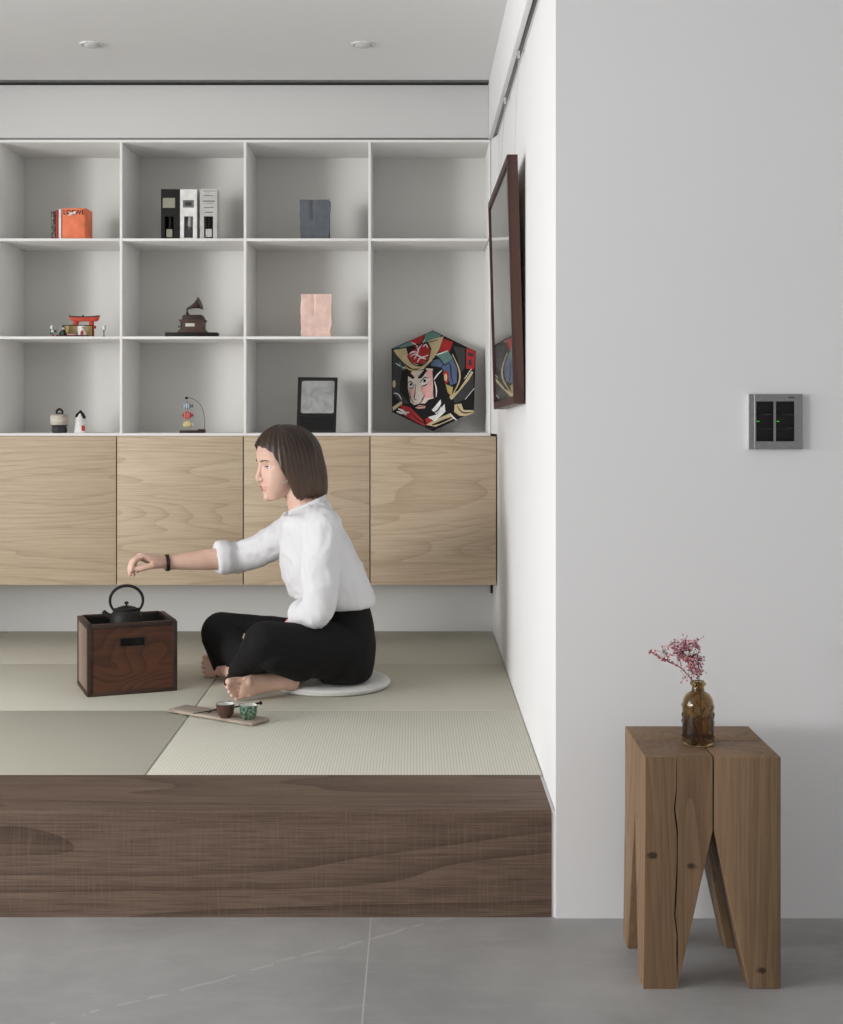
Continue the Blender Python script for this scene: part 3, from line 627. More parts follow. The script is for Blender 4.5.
bm = nb(); box(bm, gx(348), gx(465), DG - .0305, DG - .0292, gz(468), gz(427), .0003); obj('name_plate', bm, 'offwhite', gr)
bm = nb(); lathe(bm, [(.001, gz(318)), (.0055, gz(318)), (.0045, gz(300)), (.0052, gz(285)), (.003, gz(268)), (.003, gz(238)), (.001, gz(236))], (gx(352), DG, 0), 14)
tube(bm, [(gx(352), DG, gz(285)), (gx(380), DG - .004, gz(306))], .0022, 8); obj('tone_arm', bm, 'darkbrown', gr)
a, b = V((gx(345), DG, gz(236))), V((gx(527), DG - .006, gz(164))); ax = (b - a)
ps = [a.lerp(b, u) for u in (0, .25, .5, .7, .85, .95, 1)]; rs = [.0028, .0052, .0084, .0128, .0182, .0238, .0258]
ps2 = [a.lerp(b, u) for u in (1.0, .94, .84, .7, .5, .25)]; rs2 = [.0250, .0226, .0170, .0116, .0072, .004]
bm = nb(); tube(bm, ps + ps2, rs + rs2, 20); obj('horn', bm, 'darkbrown', gr, ang=50)
bm = nb(); tube(bm, [(gx(285), DG, gz(460)), (gx(255), DG, gz(460)), (gx(253), DG - .012, gz(470))], .0018, 8); ball(bm, (gx(252), DG - .014, gz(470)), .003, 0, 10, 6); obj('crank', bm, 'darkbrown', gr)
# --- fish mobile (px = 170 + x/18.73, py = 390 + y/18.73)
DM = 5.14; KF = DM / F / 18.73; zm = top(0)
def mx(x): return (170 + x / 18.73 - XV) * DM / F
def mz(y): return zm + (820 - y) * KF
mb = thing('fish_mobile', 'small mobile of three fish, grey, red and yellow, on a dark base', 'ornament', (mx(425), DM, zm))
bm = nb(); box(bm, mx(190), mx(660), DM - .016, DM + .016, zm, mz(772), .001); box(bm, mx(525), mx(655), DM - .012, DM + .012, mz(774), mz(750), .001); obj('base', bm, 'darkbrown', mb)
bm = nb(); tube(bm, smooth_path([(mx(642), DM, mz(755)), (mx(650), DM, mz(600)), (mx(618), DM, mz(400)), (mx(560), DM, mz(280)), (mx(430), DM, mz(185)), (mx(310), DM, mz(165))]), .0009, 6); obj('curved_wire', bm, 'softblack', mb)
bm = nb(); ball(bm, (mx(310), DM, mz(166)), (.0058, .005, .0048)); obj('bead', bm, 'black', mb)
bm = nb(); tube(bm, [(mx(322), DM, mz(165)), (mx(325), DM, mz(700))], .0004, 5); obj('thread', bm, 'silver', mb)
def fish(name, cx, cy, hw, hh, mat, tail_dir, mats2, face):
    bm = nb(); c = V((mx(cx), DM, mz(cy))); rx, rz = hw * KF, hh * KF
    ball(bm, c, (rx, rz * .62, rz)); f = obj(name, bm, mat, mb)
    bm = nb(); s = tail_dir
    prism(bm, [(c.x + s * rx * .85, c.z), (c.x + s * rx * 1.35, c.z + rz * .55), (c.x + s * rx * 1.22, c.z), (c.x + s * rx * 1.35, c.z - rz * .55)], 'y', DM - .0012, DM + .0012); obj('tail', bm, mats2, f)
    bm = nb(); prism(bm, [(c.x - rx * .3, c.z + rz * .85), (c.x + rx * .1, c.z + rz * 1.18), (c.x + rx * .5, c.z + rz * .72)], 'y', DM - .001, DM + .001); obj('fin', bm, mats2, f); bm = nb(); prism(bm, [(c.x - rx * .1, c.z - rz * .85), (c.x + rx * .2, c.z - rz * 1.15), (c.x + rx * .45, c.z - rz * .75)], 'y', DM - .001, DM + .001); obj('fin', bm, mats2, f)
    bm = nb()
    for q in (-.45, .05, .45):
        tube(bm, [c + V((q * rx, -rz * .66 * math.sqrt(max(0, 1 - q * q)) * math.cos(a), rz * 1.01 * math.sqrt(max(0, 1 - q * q)) * math.sin(a))) for a in [(-70 + 20 * k) * PI / 180 for k in range(8)]], rz * .085, 6)
    obj('stripes', bm, face, f)
    bm = nb(); ball(bm, c + V((-s * rx * .72, -rz * .42, rz * .2)), rz * .13, 0, 10, 6); obj('eye', bm, 'black', f)
fish('fish', 312, 315, 92, 66, 'fishblue', 1, 'charcoal', 'white')
fish('fish', 322, 492, 92, 72, 'fishred', 1, 'red', 'pink')
fish('fish', 330, 660, 92, 66, 'fishyellow', 1, 'offwhite', 'beige')
# --- two small bell-like ornaments (px = 45 + x/16.86, py = 400 + y/16.86)
KO = DM / F / 16.86
def ox(x): return (45 + x / 16.86 - XV) * DM / F
def oz(y): return zm + (570 - y) * KO
og = thing('barrel_ornament', 'small pale round ornament with a black loop on a dark fluted foot', 'ornament', (ox(242), DM, zm))
r = 148 * KO; bm = nb(); lathe(bm, [(.001, oz(440)), (r * .9, oz(440)), (r * .97, oz(420)), (r, oz(380)), (r, oz(320)), (r * .98, oz(280)), (r * .88, oz(262)), (r * .4, oz(250)), (.001, oz(248))], (ox(240), DM, 0), 28); obj('body', bm, 'band', og)
bm = nb(); lathe(bm, [(.001, oz(456)), (r * .86, oz(456)), (r * .95, oz(446)), (r * .92, oz(432)), (.001, oz(432))], (ox(242), DM, 0), 28); obj('collar', bm, 'charcoal', og)
bm = nb(); n = 40; rings = []
for (rr, y) in ((.78, 570), (.84, 540), (.82, 490), (.74, 456)):
    rings.append([V((ox(244) + r * rr * (1 + .05 * math.cos(8 * 2 * PI * k / n)) * math.cos(2 * PI * k / n), DM + r * rr * (1 + .05 * math.cos(8 * 2 * PI * k / n)) * math.sin(2 * PI * k / n), oz(y))) for k in range(n)])
loft(bm, rings); obj('foot', bm, 'charcoal', og)
bm = nb(); tube(bm, smooth_path([(ox(200), DM, oz(248)), (ox(200), DM, oz(205)), (ox(243), DM, oz(170)), (ox(292), DM, oz(205)), (ox(292), DM, oz(248))]), .0042, 8); tube(bm, [(ox(195), DM, oz(243)), (ox(297), DM, oz(243))], .003, 8); obj('loop', bm, 'black', og)
og = thing('bell_ornament', 'small white tapered ornament with a black top and an orange patch', 'ornament', (ox(600), DM, zm))
r = 105 * KO; cx = ox(600)
bm = nb(); lathe(bm, [(.001, zm), (r, zm), (r * 1.0, oz(556)), (r * .9, oz(480)), (r * .78, oz(380)), (r * .74, oz(318)), (r * .5, oz(280)), (r * .35, oz(245)), (.001, oz(240))], (cx, DM, 0), 28); obj('body', bm, 'white', og)
bm = nb(); tube(bm, [(ox(535), DM - .012, oz(300)), (ox(560), DM - .006, oz(255)), (cx, DM, oz(212)), (ox(640), DM - .006, oz(255)), (ox(680), DM - .012, oz(318))], [.004, .0055, .006, .0065, .006], 8); ball(bm, (cx, DM, oz(214)), .0058, 0, 12, 8); obj('hood', bm, 'black', og)
bm = nb(); n = 8
a0, a1 = math.radians(-68), math.radians(-30); rings = []
for y in (535, 490, 445):
    rr = r * (.9 + .1 * (y - 480) / 76) + .0006
    rings.append([V((cx + (rr) * math.cos(a0 + (a1 - a0) * k / n), DM + rr * math.sin(a0 + (a1 - a0) * k / n), oz(y))) for k in range(n + 1)] + [V((cx + (rr - .0015) * math.cos(a1 + (a0 - a1) * k / n), DM + (rr - .0015) * math.sin(a1 + (a0 - a1) * k / n), oz(y))) for k in range(n + 1)])
loft(bm, rings); obj('patch', bm, 'torii', og)
# --- doll display and torii (px = 45 + x/12.04, py = 305 + y/12.04)
DD = 5.115; KD = DD / F / 12.04; zd = top(1)
def dx(x): return (45 + x / 12.04 - XV) * DD / F
def dz(y): return zd + (382 - y) * KD
YT = DD + .075
dx0 = dx
def dx(x): return (45 + x / 12.04 - XV) * YT / F
tr = thing('torii_gate', 'miniature red torii gate behind the small folding screen', 'ornament', (dx(470), YT, zd))
bm = nb(); prism(bm, [(dx(300), dz(122)), (dx(360), dz(128)), (dx(470), dz(130)), (dx(590), dz(128)), (dx(650), dz(120)), (dx(645), dz(150)), (dx(620), dz(178)), (dx(330), dz(178)), (dx(305), dz(150))], 'y', YT - .012, YT + .012, 0, .0008); obj('lintel', bm, 'torii', tr)
bm = nb(); prism(bm, [(dx(294), dz(108)), (dx(360), dz(116)), (dx(470), dz(119)), (dx(590), dz(116)), (dx(654), dz(106)), (dx(650), dz(121)), (dx(590), dz(129)), (dx(470), dz(131)), (dx(360), dz(129)), (dx(298), dz(123))], 'y', YT - .015, YT + .015); ball(bm, (dx(462), YT - .006, dz(112)), .0035, 0, 10, 6); obj('roof_cap', bm, 'darkbrown', tr)
bm = nb(); box(bm, dx(320), dx(612), YT - .005, YT + .005, dz(266), dz(232), .0006); obj('tie_beam', bm, 'torii', tr)
for xa, xb, s in ((338, 408, 6), (528, 590, -6)):
    bm = nb(); loft(bm, [[V((dx((xa + xb) / 2 - s * u) + (xb - xa) / 2 * KD * math.cos(2 * PI * k / 16), YT + (xb - xa) / 2 * KD * .6 * math.sin(2 * PI * k / 16), z)) for k in range(16)] for u, z in ((1, zd), (0, dz(178)))]); obj('pillar', bm, 'torii', tr)
def dx(x): return (45 + x / 12.04 - XV) * (DD + .03) / F
sc_ = thing('folding_screen', 'miniature gold folding screen with a black border behind the two dolls', 'ornament', (dx(388), DD + .03, zd))
xs = [202, 294, 387, 480, 576]
for i in range(4):
    ya, yb = (DD + .034, DD + .026) if i % 2 == 0 else (DD + .026, DD + .034)
    def q(x, z, o): 
        u = (x - xs[i]) / (xs[i + 1] - xs[i]); return V((dx(x), ya + (yb - ya) * u - o, z))
    def slab(bm, xa, xb, za, zb, o, th):
        loft(bm, [[q(xa, za, o), q(xb, za, o), q(xb, zb, o), q(xa, zb, o)], [q(xa, za, o - th), q(xb, za, o - th), q(xb, zb, o - th), q(xa, zb, o - th)]])
    bm = nb(); slab(bm, xs[i] + .5, xs[i + 1] - .5, zd, dz(232), 0, .0022); pn = obj('panel', bm, 'black', sc_)
    bm = nb(); slab(bm, xs[i] + (10 if i == 0 else 2), xs[i + 1] - (10 if i == 3 else 2), zd + .003, dz(243), .0007, .0005); obj('gilt_sheet', bm, ('olive', 'gold', 'white', 'gold')[i], pn)
dx = dx0
dsd = thing('doll_stand', 'long low black and red stand under the two small dolls', 'stand', (dx(335), DD - .002, zd))
bm = nb(); box(bm, dx(150), dx(522), DD - .026, DD + .018, zd + .003, dz(362), .0006); obj('platform', bm, 'wine', dsd)
bm = nb()
for k in range(9): box(bm, dx(152 + k * 44), dx(168 + k * 44), DD - .0265, DD + .018, zd, zd + .003)
obj('rail_feet', bm, 'black', dsd)
zs = dz(362) + .0002
def doll(name, cx, label, robe, robe2, hat):
    g = thing('court_doll', label, 'doll', (dx(cx), DD, zs), 0, 'court dolls on the stand'); X0 = dx(cx)
    bm = nb(); lathe(bm, [(.001, zs), (.0155, zs), (.0150, zs + .003), (.0105, zs + .009), (.0075, zs + .016), (.0055, zs + .020), (.001, zs + .021)], (X0, DD, 0), 18)
    prism(bm, [(X0 - .016, zs + .002), (X0 - .005, zs + .018), (X0 + .005, zs + .018), (X0 + .016, zs + .002)], 'y', DD - .012, DD - .004, 0, .001); obj('robe', bm, robe, g)
    bm = nb(); prism(bm, [(X0 - .006, zs + .001), (X0 - .003, zs + .017), (X0 + .003, zs + .017), (X0 + .006, zs + .001)], 'y', DD - .0165, DD - .012, 0, .0008); obj('inner_robe', bm, robe2, g)
    bm = nb(); ball(bm, (X0, DD, zs + .0255), (.0052, .0052, .006), 0, 14, 10); obj('head', bm, 'facepale', g)
    bm = nb(); ball(bm, (X0, DD + .0012, zs + .0272), (.0056, .0054, .0056), 0, 14, 10)
    if hat: tube(bm, [(X0, DD, zs + .031), (X0, DD + .002, zs + .0375)], [.003, .0022], 8); 
    else: tube(bm, [(X0, DD + .005, zs + .027), (X0, DD + .007, zs + .012)], [.0042, .003], 8)
    obj('hair', bm, 'black', g)
doll('court_doll', 222, 'tiny seated doll in a black robe, left on the low stand', 'black', 'green', True)
doll('court_doll', 455, 'tiny seated doll in a white and red robe, right on the low stand', 'white', 'red', False)
bm = nb(); box(bm, dx(275), dx(375), DD - .012, DD + .004, zs, zs + .0045, .001); obj('small_chest', bm, 'pink', None, 'tiny pink chest on the stand between the two dolls', 'ornament')
def lantern(cx, y0, label):
    g = thing('paper_lantern', label, 'lantern', (dx(cx), DD - .012, zd), 0, 'tiny lanterns beside the dolls'); X0 = dx(cx)
    bm = nb(); lathe(bm, [(.001, zd), (.007, zd), (.007, zd + .0015), (.0016, zd + .003), (.0016, dz(308)), (.005, dz(303)), (.001, dz(302))], (X0, DD - .012, 0), 14); obj('post', bm, 'black', g)
    bm = nb(); lathe(bm, [(.001, dz(302)), (.0062, dz(301)), (.0085, dz(280)), (.0085, dz(262)), (.0062, dz(245)), (.001, dz(243))], (X0, DD - .012, 0), 18); obj('shade', bm, 'white', g)
    bm = nb()
    for k in range(4):
        a = PI / 4 + k * PI / 2; tube(bm, [(X0 + .0066 * math.cos(a), DD - .012 + .0066 * math.sin(a), dz(302)), (X0 + .009 * math.cos(a), DD - .012 + .009 * math.sin(a), dz(272)), (X0 + .0066 * math.cos(a), DD - .012 + .0066 * math.sin(a), dz(244))], .0007, 5)
    obj('ribs', bm, 'black', g)
lantern(96, 0, 'tiny white lantern on a black post at the left of the dolls')
lantern(718, 0, 'tiny white lantern on a black post at the right of the dolls')
pg = thing('potted_blossom', 'tiny green plant with one white flower beside the left lantern', 'plant', (dx(128), DD - .034, zd))
bm = nb(); lathe(bm, [(.001, zd), (.0035, zd), (.005, zd + .006), (.001, zd + .006)], (dx(128), DD - .034, 0), 12); obj('pot', bm, 'red', pg)
bm = nb(); rr = random.Random(4)
for k in range(16): ball(bm, (dx(128) + rr.uniform(-.011, .011), DD - .034 + rr.uniform(-.006, .006), zd + rr.uniform(.007, .026)), (.004, .0015, .0022), 0, 8, 5, Matrix.Rotation(rr.uniform(0, PI), 4, 'Y'))
obj('leaves', bm, 'green', pg)
bm = nb()
for k in range(6):
    a = k * PI / 3; ball(bm, (dx(125) + .0032 * math.cos(a), DD - .042, dz(320) + .0032 * math.sin(a)), (.0024, .0014, .0024), 0, 8, 5)
obj('flower', bm, 'white', pg)
# ------------------------------------------------------------------ switch plate
sd = P(775.5, 421.5, YF); zx0, zx1 = (748.5 - XV) * YF / F, (803 - XV) * YF / F; z1_, z0_ = H - (394 - YV) * YF / F, H - (449.3 - YV) * YF / F
def wx(px): return (px - XV) * (YF - .011) / F
def wz(py): return H - (py - YV) * (YF - .011) / F
sw = thing('wall_switch', 'square aluminium wall switch plate with two black key panels', 'switch', (sd.x, YF, sd.z))
bm = nb(); kx = [(756.2, 773.6), (776.0, 794.4)]
yf, yk = YF - .011, YF - .0005
box(bm, wx(755), wx(756.2), yf, yk, wz(449.3), wz(394)); box(bm, wx(794.4), wx(802.6), yf, yk, wz(449.3), wz(394)); box(bm, wx(773.6), wx(776.0), yf, yk, wz(441.4), wz(401.4))
box(bm, wx(756.2), wx(794.4), yf, yk, wz(401.4), wz(394)); box(bm, wx(756.2), wx(794.4), yf, yk, wz(449.3), wz(441.4))
box(bm, wx(749.3), wx(754.4), yf + .001, yk, wz(449.3), wz(394))
obj('cover_plate', bm, 'steel', sw)
bm = nb(); box(bm, wx(748.4), wx(749.3), yf + .0005, yk, wz(449), wz(394.2)); box(bm, wx(754.4), wx(755), yf - .0008, yk, wz(449.1), wz(394.1), .0004); obj('bright_edge', bm, 'steel_light', sw)
for i, (a, b) in enumerate(kx):
    for j, (pa, pb) in enumerate(((401.6, 414.4), (414.8, 428), (428.4, 441.2))):
        bm = nb(); box(bm, wx(a + .15), wx(b - .15), yf + .0022, yk, wz(pb), wz(pa), .0006); kb = obj('key', bm, 'black', sw)
        yy = (408.2, 421.4, 434.6)[j]
        bm = nb(); box(bm, wx(a + .8), wx(a + (3.4 if j == 1 else 4.4)), yf + .0016, yf + .00215, wz(yy + .3), wz(yy - .3)); obj('indicator' if j == 1 else 'key_mark', bm, 'led' if j == 1 else 'charcoal', kb)
bm = nb(); box(bm, wx(788), wx(794.4), yf - .0004, yf - .0001, wz(398), wz(397)); obj('engraving', bm, 'charcoal', sw)
# ------------------------------------------------------------------ picture hanging from the rail, tilted forward
dn, dfar, hp_ = 3.752, 4.56, .683
pb = P(514, 404, dn); zb_, zt_ = 1.1115, 1.1115 + hp_
tb = .271; tt = .252; TH = .029
def pic(u, v, o=0.0):      # u along the wall 0..1 near->far, v up 0..1, o depth away from the front face towards the wall
    return V((tb + (tt - tb) * v + o - .009 * u, dn + (dfar - dn) * u, zb_ + hp_ * v - .016 * u))
def pslab(bm, u0, u1, v0, v1, o0, o1): loft(bm, [[pic(u0, v0, o), pic(u1, v0, o), pic(u1, v1, o), pic(u0, v1, o)] for o in (o0, o1)])
pc = thing('framed_picture', 'dark brown wooden picture frame hanging on the white side wall from two wires', 'picture', (XR, (dn + dfar) / 2, zb_))
fw = .026
bm = nb(); pslab(bm, 0, fw, 0, 1, 0, TH); pslab(bm, 1 - fw, 1, 0, 1, 0, TH); pslab(bm, fw, 1 - fw, 0, fw * 1.25, 0, TH); pslab(bm, fw, 1 - fw, 1 - fw * 1.25, 1, 0, TH); obj('frame', bm, 'framewood', pc)
bm = nb(); pslab(bm, fw, 1 - fw, fw * 1.25, 1 - fw * 1.25, .012, .016); obj('print', bm, 'offwhite', pc)
bm = nb(); pslab(bm, fw, 1 - fw, fw * 1.25, 1 - fw * 1.25, .004, .006); obj('glass_pane', bm, 'glass', pc)
bm = nb(); pslab(bm, fw, 1 - fw, fw * 1.25, 1 - fw * 1.25, .0175, TH - .003); obj('backing_board', bm, 'beige', pc)
for d in (3.80, 4.37):
    # hooks clipped into the rail, one wire each
    bm = nb(); box(bm, .2835, .2905, d - .009, d + .009, 2.083, 2.0945, .0012); tube(bm, [(.287, d, 2.086), (.287, d, 2.070)], .0034, 8); obj('rail_hook', bm, 'silvermetal', pc)
    u = (d - dn) / (dfar - dn); e = pic(u, .985, TH * .8)
    bm = nb(); tube(bm, [(.287, d, 2.074), e], .0007, 6); obj('hanging_wire', bm, 'silvermetal', pc)
# ------------------------------------------------------------------ stool: four tooth-like blocks of oak
sy0, sy1, sh_ = 2.594, 2.848, .439
sx0, sx1 = (645.5 - XV) * sy0 / F, (781 - XV) * sy0 / F
mxx, myy = (sx0 + sx1) / 2, (sy0 + sy1) / 2
st = thing('stool', 'oak block stool with four tapered legs, against the grey wall at the right', 'stool', (mxx, myy, 0))
G = .0014; zi = .300; ft = .060
def leg_block(ix, iy, crack):
    X0 = sx0 if ix == 0 else sx1; Y0 = sy0 if iy == 0 else sy1
    XI = mxx - G if ix == 0 else mxx + G; YI = myy - G if iy == 0 else myy + G
    dxs = 1 if ix == 0 else -1; dys = 1 if iy == 0 else -1
    flare = -.004 * dxs if ix == 0 else 0
    bm = nb()
    def quad(z, xi, yi, xo): return [V((xo, Y0, z)), V((xi, Y0, z)), V((xi, yi, z)), V((xo, yi, z))]
    if not crack:
        loft(bm, [quad(0, X0 + dxs * ft, Y0 + dys * ft, X0 + flare), quad(zi, XI, YI, X0), quad(sh_, XI, YI, X0)])
        bmesh.ops.recalc_face_normals(bm, faces=bm.faces)
        bmesh.ops.bevel(bm, geom=list(bm.edges), offset=.0022, segments=2, profile=.5, affect='EDGES')
    else:
        # an open drying crack runs down the front face: the front 25 mm is two slabs with a ragged gap
        cd_ = .025
        def col(z):
            t = min(z / zi, 1); return (X0 + flare * (1 - t), X0 + dxs * ft + (XI - X0 - dxs * ft) * t, Y0 + dys * ft + (YI - Y0 - dys * ft) * t)
        lv = [0, .015, .04, .07, .1, .14, .18, .22, .26, .3, .34, .38, .41, .43, sh_]
        ck = {}
        for i, z in enumerate(lv):
            c = (676.5 + 1.2 * math.sin(z * 31) + .8 * math.sin(z * 67 + 1)); x = (c - XV) * sy0 / F
            if z < .3: x = min(x, col(z)[1] - .004)
            g = .0007 + .0010 * abs(math.sin(z * 23 + .6))
            g *= max(0.0, min(1.0, (z - .015) / .05)) * max(0.15, min(1.0, (sh_ + .004 - z) / .05)); g = max(g, .00025); ck[i] = (x - g, x + g)
        loft(bm, [[V((col(z)[0], sy0 + cd_, z)), V((col(z)[1], sy0 + cd_, z)), V((col(z)[1], col(z)[2], z)), V((col(z)[0], col(z)[2], z))] for z in lv])
        loft(bm, [[V((col(z)[0], sy0, z)), V((ck[i][0], sy0, z)), V((ck[i][0], sy0 + cd_, z)), V((col(z)[0], sy0 + cd_, z))] for i, z in enumerate(lv)])
        loft(bm, [[V((ck[i][1], sy0, z)), V((col(z)[1], sy0, z)), V((col(z)[1], sy0 + cd_, z)), V((ck[i][1], sy0 + cd_, z))] for i, z in enumerate(lv)])
        bmesh.ops.remove_doubles(bm, verts=bm.verts, dist=1e-5)
        dd = {}
        for f in list(bm.faces):
            k = tuple(sorted(v.index for v in f.verts)) if False else tuple(sorted((round(v.co.x, 5), round(v.co.y, 5), round(v.co.z, 5)) for v in f.verts)); dd.setdefault(k, []).append(f)
        bmesh.ops.delete(bm, geom=[f for fs in dd.values() if len(fs) > 1 for f in fs], context='FACES')
    obj('leg_block', bm, 'stool', st, ang=40)
for ix in (0, 1):
    for iy in (0, 1): leg_block(ix, iy, ix == 0 and iy == 0)
# ------------------------------------------------------------------ amber bottle with a dried sprig
vc = P(698, 0, 2.70); vx, vy = (698 - XV) * 2.695 / F, 2.695; vz = sh_ + .0003
kv = 2.695 / F
R = 15.6 * kv
def vh(py): return vz + (745.6 - py) * kv
prof_o = [(.001, vz), (R * .9, vz), (R, vz + .003), (R * .985, vz + .01), (R, vh(725)), (R, vh(706)), (R * .93, vh(700)), (R * .74, vh(695.6)), (R * .5, vh(693.5)), (6.3 * kv, vh(692.5)), (6.1 * kv, vh(687.5)), (7.6 * kv, vh(686.6)), (8.0 * kv, vh(685)), (7.6 * kv, vh(683.2)), (6.4 * kv, vh(682.7))]
prof_i = [(4.9 * kv, vh(683.4)), (4.7 * kv, vh(692)), (R * .5 - .003, vh(694.8)), (R * .74 - .0028, vh(697.2)), (R * .93 - .0028, vh(701.4)), (R - .0028, vh(707)), (R - .0028, vz + .009), (R * .8, vz + .006), (.001, vz + .006)]
bt = thing('glass_bottle', 'small amber glass bottle with a ribbed lip standing on the oak stool', 'bottle', (vx, vy, vz))
bm = nb(); lathe(bm, prof_o + prof_i, (vx, vy, 0), 40)
obj('bottle_body', bm, 'amber', bt, ang=60)
bm = nb()
def Rz(z):
    pts = prof_o[1:9]
    for (r0, z0), (r1, z1) in zip(pts, pts[1:]):
        if z0 <= z <= z1 and z1 > z0: return r0 + (r1 - r0) * (z - z0) / (z1 - z0)
    return R
rr = random.Random(5)
for k in range(22):
    for j in range(2): ball(bm, (vx + R * math.cos(2 * PI * (k + .5 * j) / 22), vy + R * math.sin(2 * PI * (k + .5 * j) / 22), vz + .008 + j * .0075), .0022, 0, 8, 6)
for k in range(9):
    for j in range(3):
        a = 2 * PI * (k + .5 * (j % 2)) / 9; z = vh(724 - j * 8)
        tube(bm, [(vx + Rz(z + q * .0055) * math.cos(a + q * .13), vy + Rz(z + q * .0055) * math.sin(a + q * .13), z + q * .0055) for q in (-1, -.5, 0, .5, 1)], [.0006, .0016, .002, .0016, .0006], 6)
obj('embossed_pattern', bm, 'amber', bt, ang=60)
fl = thing('dried_flower_sprig', 'dried sprig of tiny pink flowers in the amber bottle', 'flower', (vx, vy, vz + .01))
def fp2(px, py, dy=0.0): return V(((px - XV) * kv, vy + dy, H - (py - YV) * kv))
stems = [[(703, 735, .004), (700.5, 705, 0), (699, 688, 0), (693, 681, -.002), (681, 668, -.006), (668, 661, -.008), (658, 656, -.01), (648.5, 650, -.012)],
         [(681, 668, -.006), (679.5, 660, 0), (676, 650, .004), (672, 645, .006)], [(679.5, 660, 0), (684, 651, .006), (686, 643, .01)], [(699, 688, 0), (698, 676, .004), (694, 664, .008), (690, 652, .01), (686, 642, .012)],
         [(699, 688, 0), (700, 676, .008), (699.5, 664, .012), (699, 655, .014)], [(694, 664, .008), (687, 656, .004), (680, 652, 0)], [(668, 661, -.008), (666, 655, -.006), (662, 650, -.004)], [(690, 652, .01), (694, 647, .012), (697, 644, .012)], [(681, 668, -.006), (685, 672, -.01), (684, 677, -.012)],
         [(698, 676, .004), (692, 672, -.006), (688, 664, -.01), (685, 657, -.012)]]
bm = nb()
for i, s in enumerate(stems): tube(bm, smooth_path([fp2(*p) for p in s], 4), [.0010 if i == 0 else .0006] * ((len(s) - 1) * 4 + 1), 6)
buds = []
rf = random.Random(21)
tw = bm
for i, s in enumerate(stems):
    pth = smooth_path([fp2(*p) for p in s], 8)
    lo = .62 if i == 0 else .3
    for k in range(len(pth)):
        if k / len(pth) < lo: continue
        if i == 8 and k / len(pth) < .8: continue
        for r_ in range(2 if i in (0, 8, 6) else 4):
            sp = .004 if i == 0 else .0115
            q = pth[k] + V((rf.gauss(0, sp * .55), rf.gauss(0, sp * .6), rf.gauss(0, sp * .5)))
            tube(bm, [pth[k], pth[k].lerp(q, .6) + V((0, 0, .0006)), q], .0003, 4); buds.append(q)
obj('stems', bm, 'stem', fl)
bm = nb()
for q in buds:
    m = Matrix.Rotation(rf.uniform(0, PI), 4, 'X') @ Matrix.Rotation(rf.uniform(0, PI), 4, 'Z')
    s = rf.uniform(.6, 1.05)
    for j in range(2):
        ball(bm, q + V((rf.uniform(-.001, .001), rf.uniform(-.001, .001), rf.uniform(-.001, .001))), (.0024 * s, .0013 * s, .0016 * s), rf.choice((0, 0, 1, 1, 2)), 6, 4, m)
obj('blossoms', bm, ['rose', 'blossom', 'wine'], fl, kind='stuff')
# ------------------------------------------------------------------ wooden brazier box and kettle
A_ = P(87.3, 697.6, 4.11); ang = math.radians(21.5)
BW, BD, BH = .272, .222, .2165
ux, uy = V((math.cos(ang), math.sin(ang), 0)), V((-math.sin(ang), math.cos(ang), 0))
bc = A_ + ux * BW / 2 + uy * BD / 2; bc.z = ZP
hb = thing('wooden_box', 'reddish brown wooden brazier box holding the black kettle on the tatami', 'box', tuple(bc), ang)
def lo(name, bm, m, par=hb, **k): return obj(name, bm, m, par, local=True, **k)
w2, d2 = BW / 2, BD / 2; tk = .014
hz0, hz1 = .148, .170
bm = nb(); hx = .037
for (a, b, z0, z1) in ((-w2 + .012, w2 - .012, .010, hz0), (-w2 + .012, w2 - .012, hz1, BH - .014), (-w2 + .012, -hx, hz0, hz1), (hx, w2 - .012, hz0, hz1)): box(bm, a, b, -d2 + .002, -d2 + tk, z0, z1)
bmesh.ops.remove_doubles(bm, verts=bm.verts, dist=1e-5); fpn = lo('front_board', bm, 'boxwood')
bm = nb()
for (a, b, z0, z1) in ((-hx - .005, hx + .005, hz1, hz1 + .004), (-hx - .005, hx + .005, hz0 - .004, hz0), (-hx - .005, -hx, hz0, hz1), (hx, hx + .005, hz0, hz1)): box(bm, a, b, -d2 + .0005, -d2 + tk - .001, z0, z1)
obj('handle_slot_trim', bm, 'boxdark', fpn, local=True)
bm = nb(); box(bm, -w2 + .012, w2 - .012, d2 - tk, d2 - .002, .010, BH - .014); lo('back_board', bm, 'boxwood')
for s in (-1, 1):
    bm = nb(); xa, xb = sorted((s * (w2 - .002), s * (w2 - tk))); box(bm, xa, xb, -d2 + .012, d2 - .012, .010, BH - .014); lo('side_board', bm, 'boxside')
for sxx in (-1, 1):
    for syy in (-1, 1):
        bm = nb(); xa, xb = sorted((sxx * w2, sxx * (w2 - .0155))); ya, yb = sorted((syy * d2, syy * (d2 - .0155))); box(bm, xa, xb, ya, yb, 0, BH - .002, .0015); lo('corner_post', bm, 'boxdark')
bm = nb(); zt0, zt1 = BH - .0145, BH
for (a, b, c, d) in ((-w2 + .0158, w2 - .0158, -d2, -d2 + .016), (-w2 + .0158, w2 - .0158, d2 - .016, d2), (-w2, -w2 + .016, -d2 + .0158, d2 - .0158), (w2 - .016, w2, -d2 + .0158, d2 - .0158)): box(bm, a, b, c, d, zt0, zt1, .0012)
lo('top_rim', bm, 'boxdark')
bm = nb()
for (a, b, c, d) in ((-w2 + .0158, w2 - .0158, -d2 - .001, -d2 + .014), (-w2 + .0158, w2 - .0158, d2 - .014, d2 + .001), (-w2 - .001, -w2 + .014, -d2 + .0158, d2 - .0158), (w2 - .014, w2 + .001, -d2 + .0158, d2 - .0158)): box(bm, a, b, c, d, 0, .0125, .001)
lo('base_rail', bm, 'boxdark')
iw, idp = w2 - .0165, d2 - .0165
bm = nb()
